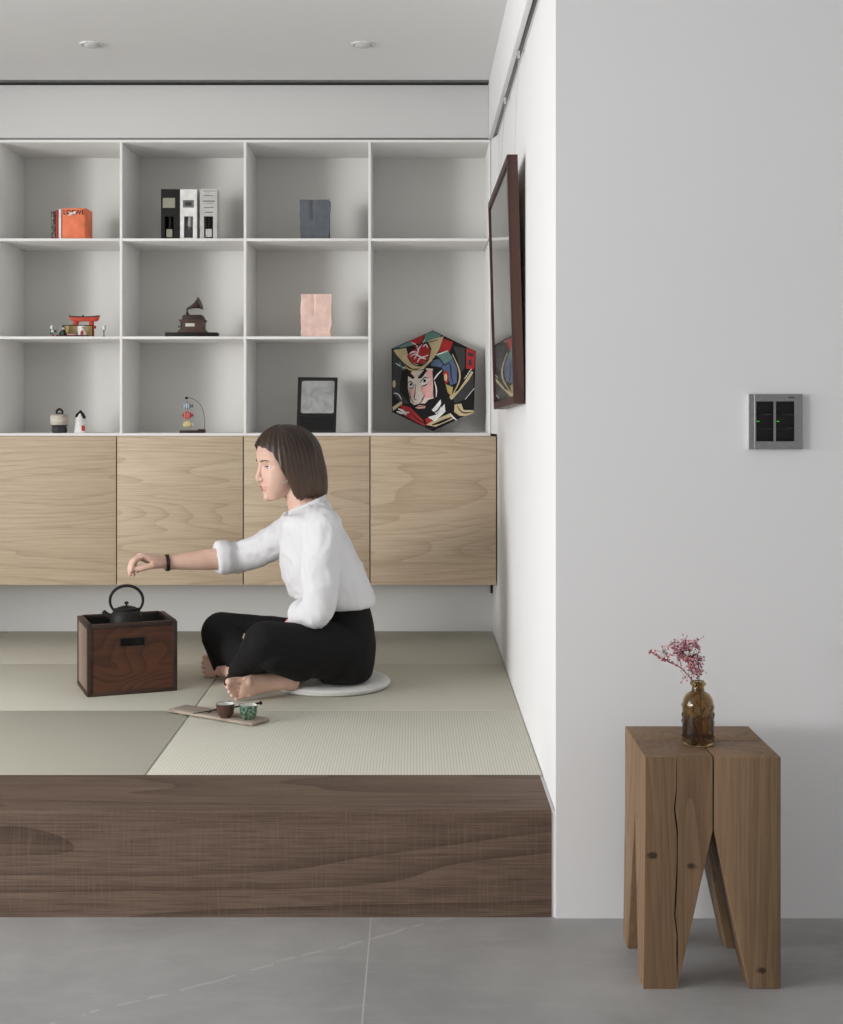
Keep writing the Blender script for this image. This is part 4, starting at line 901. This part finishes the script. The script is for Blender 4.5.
for (a, b, c, d) in ((-iw, iw, -idp, -idp + .002), (-iw, iw, idp - .002, idp), (-iw, -iw + .002, -idp + .002, idp - .002), (iw - .002, iw, -idp + .002, idp - .002)): box(bm, a, b, c, d, .10, BH - .008)
box(bm, -iw, iw, -idp, idp, .095, .10); lo('metal_liner', bm, 'softblack')
bm = nb(); N = 20; vg = [[bm.verts.new((-iw + .003 + (2 * iw - .006) * i / N, -idp + .003 + (2 * idp - .006) * j / N, .158 + .006 * noise.noise(V((i * .4, j * .4, 2))))) for j in range(N + 1)] for i in range(N + 1)]
for i in range(N):
    for j in range(N): bm.faces.new((vg[i][j], vg[i + 1][j], vg[i + 1][j + 1], vg[i][j + 1]))
bmesh.ops.solidify(bm, geom=list(bm.faces), thickness=.03); lo('ash_bed', bm, 'ash')
bm = nb(); lathe(bm, [(.040, .176), (.046, .176), (.046, .181), (.040, .181)], (0, 0, 0), 28, 0, True)
for k in range(3):
    a = 2 * PI * k / 3 + .4; tube(bm, [(.043 * math.cos(a), .043 * math.sin(a), .178), (.048 * math.cos(a), .048 * math.sin(a), .150)], .0025, 8)
lo('trivet', bm, 'iron')
kz = ZP + .1814
kc = V(((126.5 - XV) * bc.y / F, bc.y, kz))
kt2 = thing('kettle', 'small black cast iron kettle with a tall ring handle, sitting in the wooden box', 'kettle', tuple(kc), math.radians(8))
def lk(name, bm, m, par=kt2): return obj(name, bm, m, par, local=True)
def ky(py): return H - (py - YV) * bc.y / F - kz
zsh = ky(609.5)
bm = nb(); lathe(bm, [(.001, 0), (.042, 0), (.052, .006), (.0545, .014), (.052, .024), (.0475, zsh - .018), (.0435, zsh - .007), (.038, zsh - .001), (.024, zsh + .0012), (.001, zsh + .002)], (0, 0, 0), 40)
kb_ = lk('body', bm, 'iron')
bm = nb(); tube(bm, smooth_path([(-.044, 0, zsh - .024), (-.058, 0, zsh - .017), (-.066, 0, zsh - .009), (-.072, 0, zsh - .004)], 4), [.0105 - .0004 * i for i in range(13)], 14); lk('spout', bm, 'iron')
bm = nb(); lathe(bm, [(.001, zsh), (.0345, zsh + .0016), (.034, zsh + .0035), (.026, zsh + .0075), (.012, zsh + .0115), (.001, zsh + .0125)], (0, 0, 0), 32); ld = lk('lid', bm, 'iron')
bm = nb(); lathe(bm, [(.001, zsh + .0115), (.0035, zsh + .0115), (.0028, zsh + .0155), (.0068, zsh + .019), (.0072, zsh + .0215), (.0045, zsh + .0245), (.001, zsh + .0255)], (0, 0, 0), 18); obj('knob', bm, 'iron', ld, local=True)
hcz = ky(600.4); HR = .0495
bm = nb(); pts = [(HR * 1.02 * math.sin(a), 0, hcz + HR * .93 * math.cos(a)) for a in [math.radians(-140 + 280 * k / 30) for k in range(31)]]
tube(bm, [(-.033, 0, zsh + .0005)] + pts + [(.033, 0, zsh + .0005)], [.0036] + [.0036 + .0012 * math.sin(PI * k / 30) for k in range(31)] + [.0036], 12); lk('handle', bm, 'iron')
bm = nb()
bm.free()
for s in (-1, 1):
    bm = nb(); box(bm, s * .033 - .005, s * .033 + .005, -.0045, .0045, zsh - .006, zsh + .005, .0015); lk('handle_lug', bm, 'iron')
# ------------------------------------------------------------------ plank tray, cups and tea tools
pa, pb2 = P(168.5, 713, 3.901), P(252.3, 727, 3.73)
pv = (pb2 - pa); pv.z = 0; ta = math.atan2(pv.y, pv.x); TLn = pv.length; TWd = .072
tn = V((-math.sin(ta), math.cos(ta), 0)); tcn = (pa + pb2) / 2 + tn * TWd / 2; tcn.z = ZP
ty = thing('tea_tray', 'narrow pale wooden plank serving as a tea tray on the tatami', 'tray', tuple(tcn), ta)
bm = nb(); box(bm, -TLn / 2, TLn / 2, -TWd / 2, TWd / 2, .003, .0115, .0012); lo('plank', bm, 'plank', ty)
for s in (-1, 1):
    bm = nb(); box(bm, s * TLn * .36 - .008, s * TLn * .36 + .008, -TWd / 2 + .006, TWd / 2 - .006, 0, .0029); lo('foot', bm, 'plank', ty)
ztr = ZP + .0117
def on_tray(px, py): # pixel -> point on the tray top
    d = F * (H - ztr) / (py - YV); return P(px, py, d)
def cup(px, pyb, r, h, body, label, square=False):
    q = on_tray(px, pyb); q.z = ztr
    g = thing('tea_cup', label, 'cup', tuple(q), 0, 'tea cups on the plank')
    n = 32
    def rg(rad, z):
        out = []
        for k in range(n):
            a = 2 * PI * k / n
            s = 1.0 if not square else 1 / (abs(math.cos(a)) ** 6 + abs(math.sin(a)) ** 6) ** (1 / 6) * .94
            a2 = a + (.35 if square else 0); out.append(V((rad * s * math.cos(a2), rad * s * math.sin(a2), z)))
        return out
    bm = nb(); loft(bm, [rg(r * .55, 0), rg(r * .58, .003), rg(r * .80, .008), rg(r * .93, h * .5), rg(r, h), rg(r * .985, h + .0006), rg(r * .96, h)] , 0, False); 
    ov = bm.verts[:]; bm.faces.new([v for v in bm.verts[:n]][::-1]) if False else None
    bm.verts.ensure_lookup_table(); bm.faces.new([bm.verts[i] for i in range(n)]); b_ = obj('cup_body', bm, body, g, local=True)
    bm = nb(); loft(bm, [rg(r * .962, h - .0004), rg(r * .88, h * .5), rg(r * .72, .010), rg(r * .4, .006)], 0, False); bm.verts.ensure_lookup_table(); bm.faces.new([bm.verts[i] for i in range(3 * n, 4 * n)]); obj('glazed_inside', bm, 'glaze_white', g, local=True)
cup(225.4, 717.4, .0262, .0385, 'glaze_brown', 'small round brown glazed tea cup on the plank tray')
cup(248.3, 719.0, .0246, .0392, 'glaze_spot', 'small square green speckled tea cup on the plank tray', True)
za = ztr + .0022
def tt(px, py, z): 
    d = F * (H - z) / (py - YV); return P(px, py, d)
bm = nb(); e1, e2 = tt(193, 713.6, za), tt(260.5, 703.0, za + .0105); tube(bm, [e1, e1.lerp(e2, .5), e2], [.0012, .0022, .003], 10); ball(bm, e2, .0055, 0, 10, 8)
obj('tea_pick', bm, 'black', None, 'thin dark wooden tea pick with a knob lying behind the cups', 'tea tool', 'tea tools on the plank')
bm = nb(); e1, e2 = tt(207.5, 713.2, za - .0004), tt(229.5, 702.0, za + .014); tube(bm, [e1, e1.lerp(e2, .5), e2], [.001, .0018, .0022], 10); ball(bm, e2, .0042, 0, 10, 8)
obj('tea_pick', bm, 'black', None, 'shorter dark tea pick propped up behind the brown cup', 'tea tool', 'tea tools on the plank')
# ------------------------------------------------------------------ floor cushion
ccx, ccy, cr = (390 - XV) * 4.285 / F - .183, 4.285, .183
cu = thing('floor_cushion', 'flat round off-white floor cushion under the seated woman', 'cushion', (ccx, ccy, ZP))
bm = nb(); lathe(bm, [(.001, .0005), (cr * .93, .0005), (cr * .985, .006), (cr, .014), (cr * .985, .021), (cr * .94, .026), (cr * .8, .0262), (cr * .4, .025), (.001, .0245)], (0, 0, 0), 72); obj('pad', bm, 'cloth_grey', cu, local=True)
bm = nb()
tube(bm, [(cr * 1.001 * math.cos(2 * PI * k / 64), cr * 1.001 * math.sin(2 * PI * k / 64), .014) for k in range(65)], .0022, 8); obj('piping', bm, 'cloth_grey', cu, local=True)
# ------------------------------------------------------------------ the seated woman
def remesh(bm, voxel, it=3, fac=.5):
    me = bpy.data.meshes.new('voxel_source'); bm.to_mesh(me); bm.free()
    o = bpy.data.objects.new('voxel_source', me); COL.objects.link(o)
    md = o.modifiers.new('r', 'REMESH'); md.mode = 'VOXEL'; md.voxel_size = voxel; md.adaptivity = 0
    if it:
        s = o.modifiers.new('s', 'SMOOTH'); s.iterations = it; s.factor = fac
    bpy.context.view_layer.update()
    m2 = bpy.data.meshes.new_from_object(o.evaluated_get(bpy.context.evaluated_depsgraph_get()))
    bpy.data.objects.remove(o); bpy.data.meshes.remove(me)
    b2 = bmesh.new(); b2.from_mesh(m2); bpy.data.meshes.remove(m2); return b2
def ering(c, rx, ry, n=40, shear=-.12, p=2.3):
    out = []
    for k in range(n):
        a = 2 * PI * k / n; ca, sa = math.cos(a), math.sin(a)
        x = rx * math.copysign(abs(ca) ** (2 / p), ca); y = ry * math.copysign(abs(sa) ** (2 / p), sa)
        out.append(V((c.x + x + shear * y, c.y + y, c.z)))
    return out
YW = 4.285
# head frame: x forward, y her left (towards the camera), z up
HO = P(285, 463.5, YW)
HM = Matrix.Translation(HO) @ Matrix.Rotation(math.radians(180 + 27), 4, 'Z') @ Matrix.Rotation(math.radians(9), 4, 'Y')
def hd(x, y, z): return HM @ V((x, y, z))
body = nb()
# skull and jaw: horizontal slices
SL = [(-.106, .070, .046, .014), (-.101, .080, .022, .026), (-.088, .0835, -.005, .036), (-.072, .083, -.022, .046), (-.055, .086, -.045, .053), (-.036, .0855, -.066, .060), (-.012, .083, -.080, .066),
      (.006, .0805, -.086, .069), (.022, .084, -.089, .0705), (.045, .0845, -.092, .071), (.066, .076, -.088, .066), (.084, .058, -.072, .053), (.096, .034, -.046, .034), (.101, .008, -.014, .010)]
rings = []
for z, xf, xb, hw in SL:
    xc, a = (xf + xb) / 2, (xf - xb) / 2; r = []
    for k in range(36):
        t = 2 * PI * k / 36; ca, sa = math.cos(t), math.sin(t); e = 2.25
        r.append(hd(xc + a * math.copysign(abs(ca) ** (2 / e), ca), hw * math.copysign(abs(sa) ** (2 / e), sa), z))
    rings.append(r)
loft(body, rings)
tube(body, [hd(*p) for p in ((.0765, 0, .020), (.0815, 0, .006), (.0880, 0, -.012), (.0950, 0, -.027), (.0950, 0, -.0335), (.086, 0, -.040))], [.0075, .0075, .0080, .0090, .0090, .006], 14)
for s in (-1, 1):
    ball(body, hd(.0875, s * .0105, -.034), .0068, 0, 14, 10)
    ball(body, hd(-.004, s * .070, -.012), (.017, .0075, .030), 0, 16, 10, HM.to_3x3().to_4x4())   # ears
tube(body, [hd(.080, s * .044, .022) if False else hd(.0790 - 6.0 * y * y, y, .0225) for y in (-.038, -.025, -.012, 0, .012, .025, .038)], .0066, 10)   # brow ridge
ball(body, hd(.0745, 0, -.094), (.013, .017, .012), 0, 14, 10)                            # chin
ball(body, hd(.0845, 0, -.0575), (.007, .020, .0055), 0, 14, 8, HM.to_3x3().to_4x4()); ball(body, hd(.083, 0, -.0655), (.0065, .018, .0055), 0, 14, 8, HM.to_3x3().to_4x4())
# neck and trunk (trunk lies under the clothes)
nkb = P(306, 509, YW)
capsule(body, hd(-.022, 0, -.045), nkb, .048, .050, 18); capsule(body, nkb, P(312, 530, YW), .056, .085, 18)
chain(body, [P(312, 530, YW), P(325, 570, YW), P(340, 615, YW), P(345, 645, YW)], [.085, .082, .076, .088], 20)
shR, elR, wrR = P(306, 526, 4.425), P(242, 557, 4.46), P(164, 563, 4.372)
shL, elL, wrL = P(324, 532, 4.14), P(317, 609, 4.07), P(277, 640, 4.19)
capsule(body, P(312, 528, YW), shR, .07, .045); capsule(body, P(312, 528, YW), shL, .07, .045)
def forearm(a, b):
    pts = [a.lerp(b, u) for u in (0, .2, .45, .7, .88, 1)]; tube(body, pts, [.034, .0365, .034, .028, .0235, .0225], 18); ball(body, a, .034)
for a, b, c in ((shR, elR, wrR), (shL, elL, wrL)): capsule(body, a, b, .042, .035); forearm(b, c)
def hand(W, sgn, curls, thumb):
    def q(x, y, z): return W @ V((x, y * sgn, z))
    rr = []
    for x, hw, hh, dz in ((-.012, .0225, .0185, 0), (.006, .026, .018, 0), (.030, .034, .0165, -.001), (.058, .0385, .014, -.001), (.078, .0375, .0115, 0), (.088, .034, .009, 0)):
        rr.append([q(x, hw * math.cos(2 * PI * k / 24), hh * math.sin(2 * PI * k / 24) + dz) for k in range(24)])
    loft(body, rr)
    for (y, L, r), (m, p, d) in zip(((.0275, .068, .0082), (.0093, .076, .0084), (-.0093, .071, .0081), (-.0270, .056, .0072)), curls):
        a = 0; p0 = V((.080 if abs(y) < .02 else .075, y, .001)); pts = [p0]; sp = y * .22 / .027 * .35
        for seg, ang_ in ((.45, m), (.31, p), (.24, d)):
            a += math.radians(ang_); p0 = p0 + V((math.cos(a) * math.cos(sp), math.sin(sp) * .5 * math.cos(a), -math.sin(a))) * (L * seg); pts.append(p0)
        chain(body, [q(*p) for p in pts], [r * 1.06, r, r * .93, r * .82], 12)
    chain(body, [q(*p) for p in thumb], [.0145, .0112, .0098, .0084], 12)
fw_ = (P(143, 557, 4.345) - wrR).normalized(); up_ = V((0, .18, 1)); up_ = (up_ - fw_ * up_.dot(fw_)).normalized(); yv_ = up_.cross(fw_)
WR = Matrix(((fw_.x, yv_.x, up_.x, wrR.x), (fw_.y, yv_.y, up_.y, wrR.y), (fw_.z, yv_.z, up_.z, wrR.z), (0, 0, 0, 1)))
hand(WR, 1, ((38, 38, 22), (46, 42, 24), (56, 46, 26), (64, 48, 26)), ((.016, .017, -.009), (.042, .033, -.022), (.073, .030, -.040), (.100, .022, -.050)))
fw_ = (V((-.45, .75, -.25))).normalized(); up_ = V((-.1, -.2, 1)); up_ = (up_ - fw_ * up_.dot(fw_)).normalized(); yv_ = up_.cross(fw_)
WL = Matrix(((fw_.x, yv_.x, up_.x, wrL.x), (fw_.y, yv_.y, up_.y, wrL.y), (fw_.z, yv_.z, up_.z, wrL.z), (0, 0, 0, 1)))
hand(WL, -1, ((18, 25, 15), (22, 28, 16), (25, 30, 16), (28, 32, 18)), ((.016, .017, -.007), (.040, .040, -.014), (.066, .050, -.020), (.090, .052, -.026)))
hipL, knL, anL = P(340, 652, 4.19), P(265, 643, 4.0), P(240, 674, 4.27)
hipR, knR, anR = P(342, 650, 4.38), P(222, 633, 4.425), P(287, 678, 4.19)
for h, k, a in ((hipL, knL, anL), (hipR, knR, anR)): chain(body, [h, k, a], [.070, .050, .034], 16)
def foot(heel, toe, M_, right):
    F_ = (toe - heel); L = F_.length; F_.normalize(); M_ = (M_ - F_ * M_.dot(F_)).normalized(); D = F_.cross(M_) if right else M_.cross(F_); s = L / .222 * (1.07 if right else 1)
    def q(t, m, d): return heel + (F_ * t + M_ * m + D * d) * s
    rr = []
    for t, m, w_, h_, d in ((-.022, 0, .010, .010, 0), (-.014, 0, .022, .022, 0), (.006, 0, .0285, .029, .004), (.040, .002, .028, .033, .010), (.080, .002, .031, .028, .008), (.115, .002, .037, .021, .002), (.142, .002, .0415, .0165, -.003), (.162, .001, .041, .0125, -.006), (.172, .0, .037, .009, -.006)):
        rr.append([q(t, m + w_ * math.cos(2 * PI * k / 28), d + h_ * math.sin(2 * PI * k / 28)) for k in range(28)])
    loft(body, rr); ball(body, q(.148, .024, -.006), .0165 * s, 0, 14, 10); ball(body, q(.140, -.020, -.005), .0145 * s, 0, 14, 10)
    for m0, m1, t0, t1, r in ((.0275, .0300, .160, .212, .0112), (.0085, .0105, .164, .212, .0078), (-.0065, -.0065, .162, .204, .0074), (-.0200, -.0220, .156, .193, .0070), (-.0315, -.0360, .146, .178, .0068)):
        chain(body, [q(t0, m0, -.004), q((t0 + t1) / 2 + .003, (m0 + m1) / 2, -.001), q(t1, m1, -.007)], [r * .92 * s, r * .9 * s, r * s], 12)
    return q
cs, sn = math.cos(math.radians(62)), math.sin(math.radians(62))
def fz(px, d, z): p = P(px, 0, d); p.z = z; return p
qR = foot(fz(292, 4.125, ZP + .0445), fz(228, 4.03, ZP + .0435), V((0, -cs, sn)), True)
qL = foot(P(241, 674, 4.33), P(199, 664, 4.45), V((.25, cs * .8, sn)), False)
chain(body, [anR, qR(.03, 0, .012)], [.034, .028], 14); chain(body, [anL, qL(.03, 0, .012)], [.034, .028], 14)
bmm = remesh(body, .0022, 4, .5)
for v in bmm.verts:
    if v.co.z < ZP + .0008: v.co.z = ZP + .0008
# soften eye hollows
HI = HM.inverted()
for v in bmm.verts:
    p = HI @ v.co
    if p.x > .04 and abs(p.z) < .05:
        for s in (-1, 1):
            d2_ = ((p.y - s * .031) / .015) ** 2 + ((p.z - .004) / .0095) ** 2
            if d2_ < 6: v.co += (HM.to_3x3() @ V((-1, 0, 0))) * .0062 * math.exp(-d2_)
woman = obj('person', bmm, 'skin', None, 'woman in white shirt and black trousers sitting cross-legged, reaching over the kettle', 'person', ang=180, origin=(ccx, ccy, ZP + .0265))
def pc_(name, bm, m, **k): return obj(name, bm, m, woman, **k)
# eyes, lids, brows, lips
for s in (-1, 1):
    bm = nb(); ball(bm, hd(.0600, s * .031, .0015), (.0118, .0135, .0062), 0, 20, 14, HM.to_3x3().to_4x4()); ey = pc_('eye', bm, 'white', label='white of the eye')
    bm = nb(); ball(bm, hd(.0688, s * .0300, .0010), (.0034, .0050, .0050), 0, 14, 10, HM.to_3x3().to_4x4()); obj('iris', bm, 'darkbrown', ey)
    bm = nb(); tube(bm, smooth_path([hd(.0742, s * .018, .0010), hd(.0742, s * .025, .0042), hd(.0708, s * .033, .0046), hd(.0640, s * .044, .0012)], 4), [.0006, .0010, .0012, .0014, .0014, .0015, .0015, .0015, .0015, .0014, .0012, .0009, .0006], 8); pc_('eyelash', bm, 'black')
    bm = nb(); tube(bm, smooth_path([hd(.0858, s * .014, .0205), hd(.0835, s * .026, .0240), hd(.0765, s * .038, .0240), hd(.0680, s * .0485, .0205)], 4), [.0008, .0014, .0018, .002, .002, .002, .0019, .0018, .0017, .0015, .0012, .0009, .0005], 8, 0, True, .6); pc_('eyebrow', bm, 'hair')
bm = nb()
for z, x, w_, r in ((-.0570, .0902, .0205, .0032), (-.0648, .0884, .0180, .0036)):
    tube(bm, [hd(x - .012 * (y / w_) ** 2, y, z + (.0012 if z > -.06 else 0) * math.cos(PI * y / w_ * 2)) for y in (-w_, -w_ * .7, -w_ * .35, 0, w_ * .35, w_ * .7, w_)], [r * .3, r * .75, r, r * .95, r, r * .75, r * .3], 10)
pc_('lips', bm, 'lip')
# bob haircut
NT_, NV = 150, 34
def hair_pt(th, v, scale=1.0, inner=False):
    a = abs((th + PI) % (2 * PI) - PI); dg = math.degrees(a)
    sd = 1 if ((th + PI) % (2 * PI) - PI) > 0 else -1
    lo, hi = (42, 90)
    k = min(max((dg - lo) / (hi - lo), 0), 1); k = k * k * (3 - 2 * k)
    fringe = .060 + .012 * math.cos(math.radians(min(dg, 60)) * 2.2) - .012 * (dg / 60) ** 2 * (1 if dg < 60 else 1)
    fringe += .006 * noise.noise(V((math.cos(th) * 6, math.sin(th) * 6, 5)))
    ze = fringe * (1 - k) + (-.112 - .006 * (dg > 120)) * k
    zc, top_ = .015, .108
    rxv = .099 if dg < 90 else .124; rx = .0985 + (.124 - .0985) * (max(0, -math.cos(a))) ** .8; ry = .0885
    base = 1 / math.sqrt((math.cos(th) / rx) ** 2 + (math.sin(th) / ry) ** 2)
    if ze > zc: ue = math.acos(min(1, (ze - zc) / top_)); L1 = ue; L2 = 0
    else: L1 = PI / 2; L2 = (zc - ze) / .1
    s = v * (L1 + L2)
    if s <= L1: z = zc + top_ * math.cos(s); f = math.sin(s)
    else: z = zc - (s - L1) * .1; q = (s - L1) / max(L2, 1e-6); f = 1 + .06 * math.sin(q * PI * .75) - .10 * q ** 3
    n_ = noise.noise(V((math.cos(th) * 2.2, math.sin(th) * 2.2, z * 4)))
    n2_ = noise.noise(V((math.cos(th) * 14, math.sin(th) * 14, z * 3)))
    g = .0014 * math.sin(th * 37 + 7 * n_) + .0012 * math.sin(th * 71 + z * 25) + .004 * n_ + .0028 * n2_
    r = base * f * scale + (0 if inner else g * min(1, f * 1.2))
    z2 = z + (0.009 * noise.noise(V((math.cos(th) * 13, math.sin(th) * 13, 0))) * v * v if ze < 0 else .003 * n2_)
    return hd(r * math.cos(th), r * math.sin(th), z2 * (1 if not inner else .985))
bm = nb(); rings = []
for j in range(1, NV + 1): rings.append([hair_pt(2 * PI * i / NT_, j / NV) for i in range(NT_)])
for j in range(NV, 0, -1): rings.append([hair_pt(2 * PI * i / NT_, j / NV, .885, True) for i in range(NT_)])
rings.insert(0, [hair_pt(2 * PI * i / NT_, .25 / NV) for i in range(NT_)])
vr = loft(bm, rings, 0, True)
pc_('hair', bm, 'hair', ang=180)
bm = nb(); tube(bm, [hd(.004, .081, -.034), hd(.026, .083, -.043), hd(.046, .080, -.049)], [.0010, .0013, .0016], 8); pc_('earring', bm, 'silvermetal')
# ---- blouse
def folds(bm, amp, seedv, freq=9.0, aniso=(1, 1, 1)):
    bm.normal_update(); mv = []
    for v in bm.verts:
        p = V((v.co.x * aniso[0], v.co.y * aniso[1], v.co.z * aniso[2])) * freq + V((seedv, 0, 0))
        w_ = noise.noise_vector(p * .6) * .8
        n_ = noise.noise(p + w_); rdg = 1 - abs(noise.noise(p * .9 + w_ * 1.4 + V((7, 3, 1)))) * 2.2
        mv.append(v.normal * (amp * (.55 * n_ + .6 * rdg * .6)))
    for v, d in zip(bm.verts, mv): v.co += d
bl = nb(); rings = []
for py, c, h_, ry in ((602, 339.5, 34, .150), (599, 336, 38, .160), (594, 332, 40.5, .165), (578, 326.5, 41, .168), (560, 320.5, 38.5, .170), (542, 314.5, 35, .172), (526, 310, 30.5, .168), (515, 308.5, 26, .148), (509.5, 308, 21, .105), (506.5, 307.5, 17.5, .070), (504, 307, 16, .058)):
    C_ = P(c, py, YW); rings.append([p + V((0, 0, (.40 * (p.x - C_.x) if py < 510 else 0))) for p in ering(C_, h_ * YW / F, ry, 48)])
loft(bl, rings)
def sleeve(pts, rs): 
    tube(bl, smooth_path(pts, 5), [rs[min(int(i / 5), len(rs) - 2)] + (rs[min(int(i / 5) + 1, len(rs) - 1)] - rs[min(int(i / 5), len(rs) - 2)]) * ((i % 5) / 5 if i / 5 < len(rs) - 1 else 1) for i in range((len(pts) - 1) * 5 + 1)], 28)
cR = elR.lerp(wrR, .30); cL = elL.lerp(wrL, .36)
sleeve([P(313, 526, 4.33), shR, shR.lerp(elR, .55), elR, cR], [.066, .062, .054, .050, .046])
sleeve([P(314, 528, 4.23), shL, shL.lerp(elL, .55), elL, cL], [.060, .058, .052, .050, .046])
for c0, e0, r in ((cR, elR, .050), (cL, elL, .053)):
    t_ = (c0 - e0).normalized(); tube(bl, [c0 - t_ * .034, c0 - t_ * .028, c0 + t_ * .002, c0 + t_ * .006], [r * .93, r * 1.06, r * 1.04, r * .9], 28)
bmm = remesh(bl, .0045, 5, .5)
folds(bmm, .013, 3.1, 10.5, (1, 1, .75)); folds(bmm, .0055, 8.7, 26, (1.3, 1, .7)); bmesh.ops.smooth_vert(bmm, verts=bmm.verts, factor=.3, use_axis_x=True, use_axis_y=True, use_axis_z=True)
# stretched creases from armpit to waist and along the bent sleeves
blouse = pc_('shirt', bmm, 'cotton', ang=180)
bm = nb(); rr = []
for py, c, h_, ry in ((509, 308, 20.0, .078), (506, 307.4, 18.4, .069), (502.6, 307, 19.6, .069), (503.0, 307, 18.2, .064), (507, 307.4, 16.2, .058)):
    C_ = P(c, py, YW); R_ = ering(C_, h_ * YW / F, ry, 40)
    rr.append([p + V((0, 0, .46 * (p.x - C_.x))) for p in R_])
loft(bm, rr, 0, False, True); obj('collar', bm, 'cotton', blouse, ang=180)
bm = nb(); t_ = (wrR - elR).normalized(); bc_ = wrR - t_ * .010
tube(bm, [bc_ - t_ * .006, bc_ - t_ * .0055, bc_ + t_ * .0055, bc_ + t_ * .006], [.0225, .0272, .0265, .0220], 24); pc_('bracelet', bm, 'darkbrown', label='dark brown bracelet')
# ---- trousers
tr_ = nb(); rings = []
for z, c, h_, ry in ((.2625, 344, 25, .150), (.275, 345, 28, .172), (.31, 346, 29, .182), (.36, 347, 28, .178), (.41, 347, 27, .160), (.455, 345.5, 26, .140), (.510, 343, 24.5, .126)):
    C_ = P(c, 0, YW); C_.z = z; rings.append(ering(C_, h_ * YW / F, ry, 44, -.05))
loft(tr_, rings)
def tq(px, py, d, zmin=None):
    p = P(px, py, d); return p
chain(tr_, [P(338, 650, 4.175), P(300, 650, 4.07), knL], [.090, .080, .064], 24)
chain(tr_, [knL, P(254, 659, 4.11), P(241, 671, 4.22)], [.064, .053, .040], 22)
chain(tr_, [P(258, 648, 4.0), P(241, 667, 4.06), P(227, 683, 4.10)], [.050, .028, .010], 20)
chain(tr_, [P(274, 655, 4.0), P(300, 660, 4.06)], [.050, .062], 20)
chain(tr_, [P(262, 655, 4.03), P(238, 675, 4.13)], [.046, .022], 20)
chain(tr_, [P(340, 650, 4.39), P(285, 643, 4.42), knR], [.090, .080, .066], 24)
chain(tr_, [knR, P(245, 658, 4.32), anR + V((0, .02, .012))], [.066, .056, .042], 22)
chain(tr_, [P(218, 640, 4.415), P(219, 660, 4.40), P(220, 679, 4.37)], [.052, .028, .010], 20)
chain(tr_, [P(224, 650, 4.40), P(232, 668, 4.36)], [.052, .026], 20)
bmm = remesh(tr_, .005, 5, .5)
for v in bmm.verts:
    if v.co.z < .245: v.co.z = .245
folds(bmm, .006, 11.0, 8.0)
pc_('trousers', bmm, 'linen', ang=180)
